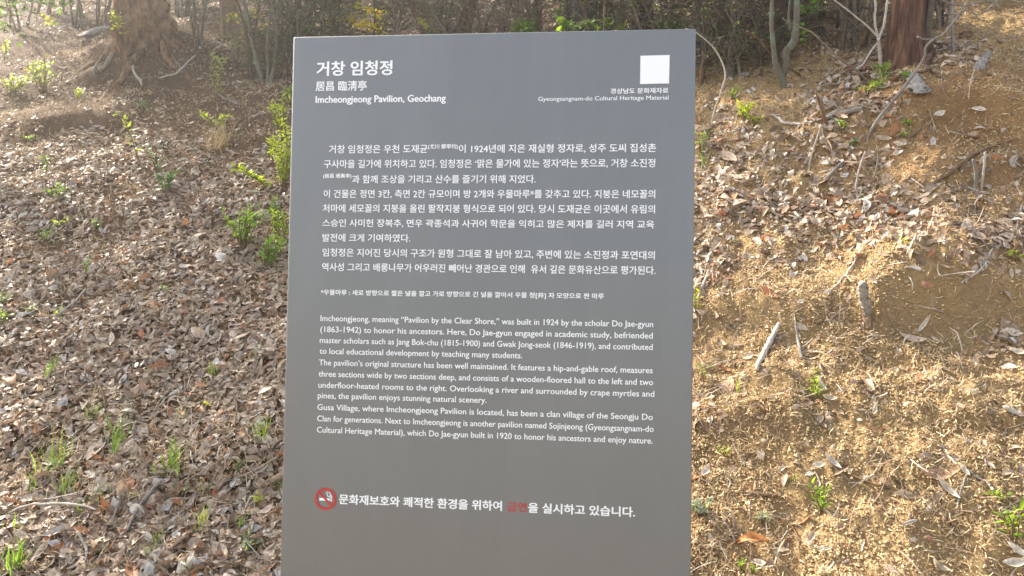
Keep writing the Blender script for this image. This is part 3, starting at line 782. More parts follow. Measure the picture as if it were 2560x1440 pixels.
def stemwise(label, lines, m, name='shrub', cat='shrub', jag=.05, part='stem', D=None, leafbits=0, mats=None):
    """woody plant drawn by its stems; each line = (points in the photo, widths); all at the depth of the foot"""
    b0 = G(*lines[0][0][0]); D0 = D or depth(b0)
    root = thing(name, b0, label, cat)
    for li, (pts, w) in enumerate(lines):
        P = spline([at_depth(a, b_, D0 * (1 - .004 * k_)) for k_, (a, b_) in enumerate(pts)], 5)
        if li == 0: P[0, 2] -= .03
        W = np.interp(np.linspace(0, 1, len(P)), np.linspace(0, 1, len(w)), w)
        mb = MB(); tube(mb, P, px2m(W, D0) / 2, 9, None, jag); mb.build(part, (mats or {}).get(li, m), root)
    return root, D0

stemwise('forked mossy shrub with pale green lichen on its foot, on bare soil past the sign',
         [([(1962, 214), (1953, 190), (1940, 165), (1935, 130), (1931, 90), (1929, 40), (1932, -60)], [20, 17, 14, 12, 11, 10, 7]),
          ([(1958, 190), (1966, 158), (1966, 130), (1985, 105), (1990, 70), (1992, 20), (1990, -60)], [15, 17, 19, 20, 17, 15, 12]),
          ([(1978, 80), (1972, 45), (1975, 0), (1972, -50)], [9, 7, 6, 5])], m_moss)
stemwise('pale grey forked sapling like a letter Y in front of the red pine',
         [([(2201, 168), (2199, 130), (2197, 107), (2196, 96)], [9, 8, 8, 8]), ([(2196, 97), (2189, 69), (2187, 40), (2189, 17), (2183, -30)], [7, 6, 6, 5, 4]),
          ([(2196, 97), (2209, 65), (2216, 21), (2221, -30)], [7, 7, 6, 5]), ([(2196, 95), (2172, 69), (2137, 40), (2120, 26), (2085, 0)], [5, 5, 4, 4, 3]),
          ([(2194, 108), (2176, 130), (2158, 160), (2140, 172)], [6, 5, 4, 3])], m_pale, 'sapling', 'sapling')
stemwise('white forked dead twig arching from behind the sign edge down to the litter',
         [([(1777, 315), (1787, 273), (1803, 227), (1813, 180), (1787, 123), (1742, 83), (1715, 72)], [2.5, 3, 3.5, 4, 3.5, 3, 3])], m_pale, 'dead_twig', 'twig')
stemwise('long thin brown branch crossing in front of the mossy forked shrub',
         [([(2170, 205), (2140, 175), (2103, 150), (2070, 120), (2032, 83), (1995, 66), (1977, 58), (1955, 46)], [5, 4.5, 4.5, 4, 4, 3.5, 3, 3])], m_twig, 'dead_twig', 'twig')
stemwise('budding tan branch sloping before the mossy shrub, with pale buds at its tip',
         [([(2005, 189), (1975, 172), (1945, 153), (1920, 127), (1897, 98), (1880, 86), (1868, 78)], [5, 5, 4.5, 4, 4, 5, 5]), ([(1920, 118), (1908, 116), (1900, 117)], [3, 4, 3]),
          ([(1895, 97), (1885, 94), (1877, 95)], [3, 4, 4]), ([(1945, 156), (1920, 167), (1895, 170)], [4, 4, 4])], m_brown, 'dead_twig', 'twig')
stemwise('long grey branch rising from the leaf pile up past the thin pole stem',
         [([(2165, 350), (2193, 300), (2240, 243), (2287, 182), (2311, 143), (2314, 119), (2335, 98), (2355, 88), (2388, 50), (2416, 7), (2425, -20)], [7, 7, 7.5, 7, 7, 6, 6, 5, 5, 4, 4]),
          ([(2335, 98), (2309, 98), (2294, 92)], [4, 4, 5]), ([(2412, 15), (2378, 10), (2350, -2), (2330, -12)], [4, 5, 5, 4]), ([(2412, 15), (2441, 6), (2500, 3)], [4, 4, 3]),
          ([(2419, 12), (2402, 33), (2378, 35), (2362, 33)], [3, 3, 3, 5]), ([(2488, 4), (2467, 26), (2443, 37), (2429, 30)], [3, 3, 3, 4])], m_greywood, 'dead_branch', 'branch')
stemwise('grey-green bamboo cane leaning down behind the top corner of the sign',
         [([(792, 118), (768, 88), (740, 64), (712, 38), (690, 18), (655, -4), (600, -40)], [11, 11, 10.5, 10, 9, 8, 6])], m_cane, 'leaning_cane', 'cane', .02)
stemwise('thin pale grey stem standing in front of the tan trunk',
         [([(618, 120), (610, 98), (604, 70), (601, 45), (595, 10), (590, -40)], [5, 5.5, 5, 5, 4, 4])], m_pale, 'sapling', 'sapling')
stemwise('reddish brown broken stem slanting through the leafy shrub beside the sign',
         [([(688, 204), (680, 178), (670, 150), (660, 118), (652, 98), (646, 78)], [9, 9, 8, 7, 6, 3])], m_brown, 'dead_branch', 'branch')
stemwise('dark upright broken stick poking out of the litter past the sign',
         [([(2070, 315), (2062, 295), (2053, 268), (2046, 248), (2039, 230)], [9, 8, 7, 6, 4])], m_brown, 'dead_branch', 'branch')
for (pts, w, m, lab) in [
    ([(2023, 422), (2026, 400), (2034, 370), (2046, 335), (2050, 318)], [4, 4, 4, 4, 3], m_pale, 'thin pale dead stem standing in the middle of the leaf band past the sign'),
    ([(2138, 482), (2143, 445), (2150, 415), (2163, 378)], [4, 4.5, 4, 3], m_pale, 'pale curved dead stem above the sunlit leaf pile'),
    ([(2182, 455), (2195, 400), (2192, 365)], [4, 4, 3], m_greywood, 'grey dead stem beside the brown wood chunk in the leaf band'),
    ([(2437, 480), (2440, 430), (2432, 398)], [9, 9, 6], m_greywood, 'stubby grey root end hanging down at the leafy ledge'),
    ([(2453, 470), (2460, 420), (2462, 380)], [6, 6, 4], m_pale, 'second pale root end hanging at the leafy ledge')]:
    stemwise(lab, [(pts, w)], m, 'dead_twig', 'twig')

# ------------------------------------------------------------------ sticks lying on the bank
def stick(label, pts, w, m, name='twig', cat='twig', jag=.11, flat=1.0, kids=()):
    P0 = [G(*p) for p in pts]; D = depth(P0[len(P0) // 2])
    P = spline(P0, 6); W = np.interp(np.linspace(0, 1, len(P)), np.linspace(0, 1, len(w)), w); R_ = px2m(W, D) / 2
    P[:, 2] = np.maximum(P[:, 2], ground_h(P[:, 0], P[:, 1])) + R_ * .7 + .006 + .022 * (1 - sstep(-.6, .2, P[:, 0]))
    mb = MB(); tube(mb, P, R_, 8, None, jag)
    for kp, kw in kids:
        Q = spline([G(*p) for p in kp], 4); Rk = np.linspace(kw[0], kw[-1], len(Q)) * D / FPX / 2
        Q[:, 2] = np.maximum(Q[:, 2], ground_h(Q[:, 0], Q[:, 1])) + Rk + .005; tube(mb, Q, Rk, 6, None, jag)
    return tag(mb.build(name, m, None, True, P.mean(0)), label, cat)

for lab, pts, w, m, kids in [
    ('bleached forked dead twig hanging over the bare brown mound below the rotten stump', [(338, 145), (333, 165), (332, 183), (341, 203), (350, 213), (354, 224)], [6, 7, 6, 7, 7, 3], m_pale, [([(334, 160), (327, 163), (322, 166)], [4, 2])]),
    ('long crooked pale root on the brown mound toward the leafy shrub', [(398, 205), (420, 199), (440, 194), (456, 180), (468, 166), (488, 148)], [4, 4, 4.5, 5, 4, 4], m_pale, []),
    ('thin brown root arching over yellowish soil before the leafy shrub', [(484, 140), (505, 152), (525, 152), (560, 137), (604, 145)], [4, 5, 5, 5, 4], m_brown, []),
    ('dry bent stem curving down the bare mound below the rotten stump', [(231, 202), (238, 176), (251, 155), (267, 133), (285, 117)], [3, 3, 3.5, 3.5, 4], m_greywood, []),
    ('dark gnarled root running down the bare mound below the rotten stump', [(242, 180), (252, 185), (266, 174), (284, 144), (301, 116)], [6, 10, 10, 11, 7], m_twig, []),
    ('grey twig under the tall pale green sprig', [(534, 236), (545, 246), (560, 258), (580, 266), (604, 274)], [3, 4, 5, 5, 4], m_greywood, []),
    ('long pale arching twig lying across the bottom leaves below the grass', [(20, 1306), (60, 1290), (100, 1285), (160, 1283), (205, 1288), (240, 1298)], [4, 6, 7, 7, 6, 4], m_pale, []),
    ('straight grey-brown stick slanting through the bottom leaves', [(316, 1352), (333, 1316), (353, 1283), (378, 1252), (402, 1226)], [6, 8, 9, 9, 8], m_greywood, []),
    ('short crooked grey stick near the bottom edge', [(193, 1355), (204, 1375), (216, 1400), (214, 1430)], [8, 8, 8, 6], m_greywood, []),
    ('thin straight dry stalk on the leaves in mid slope', [(145, 803), (170, 782), (192, 764), (214, 736)], [3, 4, 4, 3], m_pale, []),
    ('thin grey stalk leaning by the lower sign edge', [(632, 962), (641, 930), (648, 905), (653, 868)], [4, 4, 4, 3], m_greywood, []),
    ('pair of thin brown twigs on the leaves near the grass tufts', [(238, 960), (250, 985), (258, 1010), (262, 1040)], [3, 4, 4, 3], m_brown, []),
    ('crooked twig beside the sign edge above the bottom corner', [(585, 1100), (588, 1070), (592, 1035), (584, 1000)], [3, 4, 4, 3], m_brown, []),
    ('fine branching stick beneath the cluster of grey leaves at the bottom', [(300, 1262), (297, 1285), (288, 1305), (282, 1330)], [8, 8, 6, 4], m_twig, []),
    ('pale curved root edging the leaf heap past the sign', [(1925, 292), (1940, 298), (1960, 313), (1990, 316), (2022, 312)], [5, 7, 8, 7, 4], m_pale, [([(2022, 312), (2060, 300), (2110, 282), (2165, 272)], [5, 4])]),
    ('long thin root running over bare soil from the pine to the thin pole stem', [(2315, 145), (2335, 136), (2365, 127), (2400, 121), (2440, 112)], [6, 6, 6, 5, 3], m_greywood, []),
    ('flat brown stick lying on soil below the pine', [(2290, 188), (2315, 182), (2345, 174), (2385, 168)], [6, 9, 9, 5], m_brown, []),
    ('thick brown root running out of the leafy ledge', [(2331, 468), (2360, 450), (2387, 430), (2412, 412), (2436, 392)], [9, 13, 13, 12, 9], m_brown, []),
    ('thin brown root stretching from the thick one up the slope', [(2436, 392), (2470, 376), (2500, 365), (2540, 352)], [7, 6, 5, 4], m_brown, []),
    ('thin arching bare stick rising from the soil toward the leaf pile', [(2070, 733), (2095, 716), (2117, 693), (2137, 660), (2150, 637), (2158, 621)], [4, 5, 5, 5, 4, 3], m_pale, []),
    ('broad white peeled stick propped on the sunlit soil', [(1892, 934), (1902, 908), (1918, 876), (1933, 848), (1948, 816)], [9, 13, 14, 13, 10], m_pale, []),
    ('split dry stem pointing down the sunlit soil beside the white peeled stick', [(1986, 790), (1990, 820), (1994, 853), (2000, 882), (2005, 904)], [3, 5, 7, 9, 8], m_greywood, []),
    ('thin dark root curling under the straw below the weathered stump', [(1980, 785), (2010, 803), (2045, 815), (2062, 800), (2085, 770)], [4, 5, 5, 4, 3], m_brown, []),
    ('brown twig dropping from the leaf heap at the outer side', [(2482, 625), (2468, 652), (2452, 680), (2425, 700), (2402, 714)], [5, 6, 6, 5, 4], m_pale, []),
    ('grey stick standing out of the leaves near the outer edge', [(2555, 520), (2550, 545), (2545, 565), (2538, 590)], [6, 6, 5, 4], m_greywood, []),
    ('long pale stem winding down past the big brown leaf', [(2345, 1120), (2362, 1130), (2373, 1150), (2400, 1172), (2440, 1198), (2470, 1215), (2484, 1234)], [4, 5, 5, 5, 5, 5, 6], m_pale, []),
    ('short grey stick pointing down beneath the big brown leaf', [(2418, 1192), (2408, 1222), (2398, 1250), (2391, 1292)], [5, 6, 6, 4], m_greywood, []),
    ('long thin straw stalk slanting over the lower soil', [(2198, 1170), (2225, 1195), (2253, 1217), (2285, 1245), (2318, 1272)], [3, 4, 4, 4, 3], m_brown, []),
    ('curved strip of brown bark lying on the sunlit soil', [(1850, 1236), (1880, 1241), (1907, 1244), (1935, 1247), (1966, 1251)], [4, 7, 8, 7, 3], m_brown, []),
    ('dry stalk at the sign edge above the upper litter', [(1746, 748), (1756, 722), (1764, 702), (1771, 680)], [6, 7, 6, 4], m_pale, []),
    ('brown stick leaning over the ledge in the leaf pile', [(2060, 458), (2078, 440), (2092, 425), (2108, 410)], [7, 9, 8, 6], m_greywood, []),
    ('slender twig hanging over the leaf pile beside the orange leaf', [(2090, 620), (2098, 580), (2106, 545), (2125, 500), (2133, 478)], [3, 4, 4, 4, 3], m_greywood, []),
    ('brown twig on the leaf heap below the thick root', [(2300, 610), (2318, 580), (2333, 550), (2336, 520)], [5, 5, 5, 4], m_pale, []),
    ('pale twig beside the brown one below the thick root', [(2268, 640), (2285, 606), (2300, 580), (2312, 556)], [4, 5, 5, 4], m_pale, []),
    ('thin stem in the straw at the lower edge', [(1975, 1312), (1992, 1345), (1998, 1380), (2003, 1415)], [3, 4, 4, 3], m_brown, []),
    ('thin pale stalk beside the grey rosette at the sign edge', [(1808, 1305), (1820, 1325), (1832, 1345), (1838, 1362)], [4, 4, 4, 3], m_pale, []),
    ('dark pine twig resting on straw beneath the pale twin leaves', [(2130, 1195), (2165, 1210), (2195, 1222), (2225, 1228)], [5, 6, 5, 3], m_brown, []),
    ('white stick fragment at the outer edge', [(2508, 1028), (2525, 1034), (2542, 1042), (2556, 1050)], [10, 14, 14, 10], m_pale, [])]:
    stick(lab, pts, w, m, kids=kids)

# ------------------------------------------------------------------ stumps, bark, stones
def chunk(name, label, cat, pts, w, m, thick=.5, jag=.18, n=12):
    P0 = [G(*p) for p in pts]; D = depth(P0[0]); P = spline(P0, 5)
    W = np.interp(np.linspace(0, 1, len(P)), np.linspace(0, 1, len(w)), w); R_ = px2m(W, D) / 2
    P[:, 2] += R_ * .35
    mb = MB(); tube(mb, P, R_, n, None, jag)
    nr_ = gnormal(P[:, 0].mean(), P[:, 1].mean()); c = P.mean(0); V = mb.v[0] - c; dn_ = V @ nr_
    mb.v[0] = c + V - np.outer(dn_ * (1 - thick), nr_)
    return tag(mb.build(name, m, None, True, c), label, cat)
stemwise('weathered grey stump peg jutting from the sunlit soil', [([(2168, 786), (2164, 764), (2160, 742), (2157, 722), (2155, 706)], [16, 22, 23, 25, 19])], m_crack, 'stump', 'stump', .20, 'peg')
chunk('bark_piece', 'grey slab of fallen bark lying at the foot of the rotten stump', 'bark', [(196, 106), (222, 92), (250, 76), (280, 58)], [14, 30, 34, 16], m_greywood, .35)
chunk('bark_piece', 'dark grey upright bark shard against the rotten stump', 'bark', [(314, 98), (322, 78), (330, 58), (336, 42)], [20, 26, 22, 10], m_greywood, .6)
chunk('bark_piece', 'pale bleached fan of bark with dark cracks on the bare soil below the pine', 'bark', [(2284, 196), (2290, 212), (2298, 228), (2306, 242)], [20, 44, 58, 50], m_crack, .16, .16)
chunk('bark_piece', 'curled dark grey bark piece on the orange soil above', 'bark', [(2446, 176), (2452, 164), (2462, 150), (2472, 134)], [24, 26, 22, 10], m_greywood, .5, .10)
chunk('bark_piece', 'orange-brown rotten bark piece beside the thin pole stem', 'bark', [(2400, 98), (2412, 92), (2426, 86)], [16, 26, 16], m_rot, .5)
chunk('log', 'half-buried brown wood chunk among the leaves past the sign', 'log', [(2138, 420), (2160, 414), (2180, 408), (2200, 402)], [16, 24, 24, 14], m_brown, .6, .10)
chunk('log', 'rotten dark log half buried under the leaf heap', 'log', [(2060, 296), (2090, 290), (2120, 284), (2160, 276)], [20, 30, 30, 16], m_twig, .6, .12)
chunk('log', 'brown wood flake under the green sprout on the ledge', 'log', [(2262, 350), (2280, 336), (2300, 322)], [10, 20, 12], m_brown, .5)
chunk('stone', 'flat pale grey stone on the bare soil under the hedge past the sign', 'stone', [(1844, 190), (1858, 190), (1874, 189)], [16, 24, 18], m_stone, .45, .06)
chunk('stone', 'tan stone beside the tan trunk among the brushwood', 'stone', [(525, 28), (535, 26), (548, 28)], [14, 22, 14], m_tan, .7, .08)
chunk('wood_chip', 'pale wood chip on the bare soil below the grey stone', 'wood chip', [(1866, 225), (1871, 229), (1877, 234)], [8, 10, 8], m_pale, .5)
chunk('wood_chip', 'smaller pale wood chip next to the first one below the grey stone', 'wood chip', [(1882, 220), (1885, 224), (1888, 229)], [7, 8, 7], m_pale, .5)
chunk('plant_stump', 'straw-coloured root clump crumbling below the weathered stump peg', 'root', [(2162, 786), (2168, 805), (2172, 826)], [16, 22, 10], m_tan, .6, .25)

# ------------------------------------------------------------------ single leaves that stand out
def big_leaf(label, px, py, ln, wd, ang, col, curl=.25, cup=.5, lift=.016, stalk=0, tilt=.12):
    c = G(px, py); D = depth(c); a = math.radians(ang)
    e = G(px + math.cos(a) * 14, py - math.sin(a) * 14); h = e - c; n = gnormal(c[0], c[1])
    g2 = np.random.default_rng(int(px * 7 + py)); mb = MB()
    n2 = n + g2.normal(0, tilt, 3) - .25 * FWD
    class Fixed:
        def normal(s_, m_, sc, size=None):
            if size == 1: s_.k = getattr(s_, 'k', 0) + 1; return np.array([[curl, cup, .5, .1][(s_.k - 1) % 4]])
            return np.zeros(size)
    hh = h / np.linalg.norm(h); Lm, Wm = px2m(ln, D), px2m(wd, D)
    leaves(mb, np.array([c + n * (lift + Lm * .08) - hh * Lm / 2]), n2[None] / np.linalg.norm(n2), Lm, Wm, np.array([col]), dirs=np.array([h]), rows=9,
           prof=np.interp(np.linspace(0, 1, 9), [0, .15, .45, .75, 1], [.08, .62, 1, .66, .03]), rg=Fixed())
    if stalk:
        tail = c - hh * Lm * .5 + n * lift
        tube(mb, [tail, tail - hh * px2m(stalk, D) * .5 + n * .006, tail - hh * px2m(stalk, D) + n * .002], [.0016, .0012, .001], 5, np.array(col) * .7)
    return tag(mb.build('dead_leaf', m_dead, None, True, c), label, 'leaf')
TAN, LGT, ORG_, BRN, GRY = (.42, .33, .24), (.60, .52, .41), (.48, .21, .075), (.27, .16, .09), (.46, .42, .38)
for a in [
    ('large orange dead leaf curled like a boat on the lower sunlit soil', 1882, 1360, 92, 34, 4, ORG_, -.45, .9),
    ('large brown dead leaf with pale tip on the sunlit soil under the winding stem', 2345, 1192, 96, 40, 10, (.40, .24, .15), .3, .5),
    ('long pale dead leaf hanging below the large brown one', 2368, 1226, 74, 24, -38, LGT, .2, .8),
    ('white curled leaf at the end of the winding stem', 2408, 1182, 34, 16, -45, LGT, .2, .7),
    ('pale dead leaf with a split stalk on the flat soil below the shadowed cut', 2276, 852, 66, 26, -4, (.56, .42, .31), .25, .6, .012, 60),
    ('pale twisted leaf standing above the one with the split stalk', 2306, 815, 62, 16, 55, LGT, .2, .9),
    ('cream dead leaf lying in the pair on the middle of the lower soil', 2049, 1168, 34, 20, 12, LGT, .3, .6),
    ('grey-white folded leaf, the other of the pair on the lower soil', 2085, 1162, 54, 18, -42, GRY, .25, .9),
    ('broad cream leaf at the bottom outer corner', 2532, 1412, 64, 32, 14, LGT, .2, .7),
    ('thick pale leaf above the broad cream one at the bottom outer corner', 2536, 1384, 58, 30, -28, LGT, .2, .8),
    ('tan crumpled leaf at the bottom edge inward of the broad cream ones', 2338, 1424, 46, 30, -30, TAN, .5, .9),
    ('pale narrow leaf near the bottom edge under the orange boat leaf', 2062, 1385, 44, 14, 2, LGT, .2, .8),
    ('tan leaf standing on edge near the orange boat leaf', 2030, 1360, 40, 22, 60, TAN, .3, .8),
    ('white curled leaf below the orange boat leaf', 1902, 1416, 32, 26, -10, LGT, .4, .9),
    ('pale leaf near the lower sign edge below the creeping sprig', 1764, 1188, 38, 24, 55, (.55, .45, .36), .3, .6),
    ('cream crumpled leaf under the bright sprig on the sunlit soil', 2072, 1006, 36, 18, -12, TAN, .3, .6),
    ('white torn leaf next to the bright sprig on the sunlit soil', 2052, 972, 42, 18, -60, LGT, .4, .8),
    ('grey folded leaf upright on the empty soil in mid slope', 2183, 1030, 42, 16, 75, LGT, .3, .9),
    ('pale leaf at the outer edge under the cut', 2526, 836, 42, 26, -10, LGT, .3, .6),
    ('cream rounded leaf near the outer edge below the cut', 2540, 890, 38, 22, -4, (.60, .50, .38), .2, .6),
    ('light round leaf lying flat on the orange soil slope', 2343, 292, 32, 19, 20, LGT, .15, .4),
    ('pale leaf at the end of the leaf band below the flat round one', 2212, 350, 36, 16, -3, TAN, .2, .6),
    ('grey-white leaf on the straw above the white peeled stick', 2062, 740, 26, 14, 25, LGT, .2, .5),
    ('cream leaf fallen on bare soil by the broken stump', 2002, 760, 18, 14, 20, LGT, .2, .5),
    ('brown-red leaf under the ledge at the hanging root', 2314, 716, 30, 18, -8, (.33, .17, .10), .2, .4),
    ('bright white leaf in the leaf heap under the thick root', 2285, 552, 36, 20, 8, (.68, .62, .55), .2, .4),
    ('white curled leaf next to the slender hanging twig', 2192, 555, 32, 18, 55, (.66, .61, .54), .3, .8),
    ('tan open leaf on the sunny patch close to the sign', 2038, 564, 30, 26, -20, TAN, .5, .7),
    ('white leaf with a dark shadow below the slender twig', 2010, 648, 26, 18, -40, (.68, .62, .55), .3, .6),
    ('orange leaf on the leaf pile, nearest the slender hanging twig', 2110, 578, 26, 15, 15, ORG_, .3, .5),
    ('vivid orange curled leaf in the straw by the sign', 1908, 610, 28, 14, -12, (.55, .20, .05), .4, .6),
    ('orange leaf in the leaf heap next to the bright white leaf', 2225, 540, 26, 16, 25, ORG_, .3, .5),
    ('dark red leaf at the sign edge', 1805, 540, 22, 16, -20, (.34, .12, .06), .3, .5),
    ('bright orange leaf hanging from a bud twig in front of the mossy shrub', 1960, 64, 24, 9, 25, (.55, .22, .06), .2, .5),
    ('small glowing orange leaf in the dark litter uphill', 2071, 130, 11, 9, 60, (.65, .25, .05), .2, .4),
    ('grey leaf lying flat in the bottom leaves under the arching twig', 140, 1344, 60, 22, 22, (.36, .32, .28), .2, .5),
    ('blue-grey pale leaf beneath the flat grey one at the bottom', 143, 1368, 34, 20, 0, (.52, .50, .49), .2, .4),
    ('cream leaf with dark spots in the bottom leaves beside the grass', 62, 1350, 40, 22, -15, (.56, .45, .33), .2, .5),
    ('orange-brown leaf among the grass tufts', 232, 1170, 28, 16, -35, (.45, .22, .12), .3, .5),
    ('orange leaf with bright edge beside the grass tufts', 250, 1150, 32, 15, -15, ORG_, .3, .6),
    ('orange leaf on the litter by the sign edge', 524, 1112, 34, 16, 18, (.46, .21, .10), .3, .6),
    ('pale brown leaf by the sign edge above the orange one', 478, 1022, 38, 18, -8, TAN, .2, .5),
    ('large orange-brown leaf lying at the outer edge of the slope', 28, 1046, 56, 18, 12, (.42, .24, .14), .2, .5),
    ('pale grey torn leaf in the litter above the grass', 160, 1020, 46, 28, 55, (.48, .44, .40), .4, .6),
    ('orange leaf in mid slope left of the sign', 285, 690, 36, 14, 14, (.44, .22, .13), .3, .6),
    ('rust brown leaf in the middle of the slope beside it', 362, 706, 32, 20, 40, (.34, .17, .08), .3, .5),
    ('upright pale triangular leaf in mid slope', 288, 858, 40, 18, 80, (.60, .50, .38), .2, .6),
    ('orange leaf tilted up below the glossy green plant', 468, 568, 26, 20, 50, (.45, .21, .10), .3, .4),
    ('orange leaf beside the tilted one below the glossy green plant', 500, 566, 26, 16, -70, (.43, .24, .16), .3, .4),
    ('rust leaf half under litter close to the sign edge', 553, 768, 34, 16, 25, (.42, .20, .11), .3, .5),
    ('long tan leaf close to the sign edge in mid slope', 512, 790, 50, 16, 20, (.42, .26, .15), .2, .6),
    ('white curled leaf close to the sign edge in mid slope', 594, 765, 34, 12, 58, LGT, .3, .8),
    ('dark rust leaf by the sign edge under mid slope', 640, 832, 38, 14, 28, (.28, .12, .06), .2, .6),
    ('orange leaf on the litter at the upper outer slope', 124, 548, 18, 18, 60, (.40, .22, .13), .3, .4),
    ('orange pale leaf on the brown soil beneath the leafy sprig', 68, 182, 16, 10, -30, (.48, .25, .14), .3, .4),
    ('tan leaf fallen on the bare mound below the dry bent stem', 160, 174, 32, 9, 0, (.55, .43, .31), .2, .4),
    ('big cream leaf curled beneath the upper outer slope', 28, 428, 38, 16, 30, (.55, .42, .33), .3, .7),
    ('grey-white leaf in the bottom litter by the cut stick', 448, 1352, 30, 26, -20, (.56, .50, .42), .3, .6),
    ('white leaf with orange back at the lower sign edge', 670, 1292, 44, 24, 20, (.55, .43, .33), .3, .6),
    ('grey folded leaf upright in the bottom litter', 418, 1277, 24, 20, 30, (.50, .47, .45), .3, .6),
    ('grey leaf at the bottom edge below the sign-side sprouts', 505, 1420, 48, 28, 30, (.42, .39, .37), .4, .6)]:
    big_leaf(*a)

# ------------------------------------------------------------------ green plants
YG, MG, DG, GG, PG = (.46, .54, .055), (.22, .33, .06), (.10, .20, .05), (.24, .29, .18), (.32, .38, .12)
def sprout(label, px, py, h, w, stems, leaf, nl, col, name='seedling', cat='plant', wid=.36, lean=0.0, droop=.2, m=m_green, group=None):
    """small green plant: stems with leaves set along them; h and w are photo pixels"""
    b0 = G(px, py); D = depth(b0); H = px2m(h, D); Wd = px2m(w, D) / 2; lf = px2m(leaf, D)
    root = thing(name, b0, label, cat, group); st = MB(); pos, dr, nn = [], [], []
    for s_ in range(stems):
        a = rng.uniform(0, 6.28); r = math.sqrt(rng.uniform(0, 1)) if stems > 1 else 0
        tip = b0 + RGT * (math.cos(a) * r * Wd + lean * H) + np.array([0, 1, 0]) * math.sin(a) * r * Wd * .7 + np.array([0, 0, H * (rng.uniform(.6, 1.0) if stems > 1 else 1.0)])
        mid = b0 * .5 + tip * .5 + rng.normal(0, .04, 3) * H + np.array([0, 0, .08 * H])
        P = spline([b0 + rng.normal(0, .08, 3) * [Wd, Wd, 0] - [0, 0, .01], mid, tip], 6)
        tube(st, P, np.linspace(.0018, .0008, len(P)) * max(1, lf / .022), 5)
        for q_ in range(nl):
            f = .25 + .75 * (q_ + rng.uniform(0, .6)) / nl; p = P[min(int(f * (len(P) - 1)), len(P) - 1)]
            an = q_ * 2.4 + rng.normal(0, .4); d_ = np.array([math.cos(an), math.sin(an), rng.uniform(.1, 1.0) - droop * rng.uniform(0, 1.5)])
            pos.append(p); dr.append(d_); nn.append(np.array([0, -.15, 1.0]) - .45 * np.array([math.cos(an), math.sin(an), 0]))
        pos.append(P[-1]); dr.append(P[-1] - P[-3] + rng.normal(0, .1, 3) * H); nn.append(np.array([0, -1, .5]))
    nn = np.array(nn); nn /= np.linalg.norm(nn, axis=1, keepdims=True); k = len(pos)
    sz = lf * rng.uniform(.6, 1.2, k)
    fo = MB(); leaves(fo, np.array(pos), nn, sz, sz * wid, np.asarray(col) * rng.uniform(.72, 1.25, (k, 1)) * np.array([1, 1, 1]), tilt=.25, curl=.18, cup=.35, dirs=np.array(dr), rows=5)
    st.build('stem', m_brown if name == 'seedling' else m_twig, root); fo.build('foliage', m, root)
    return root

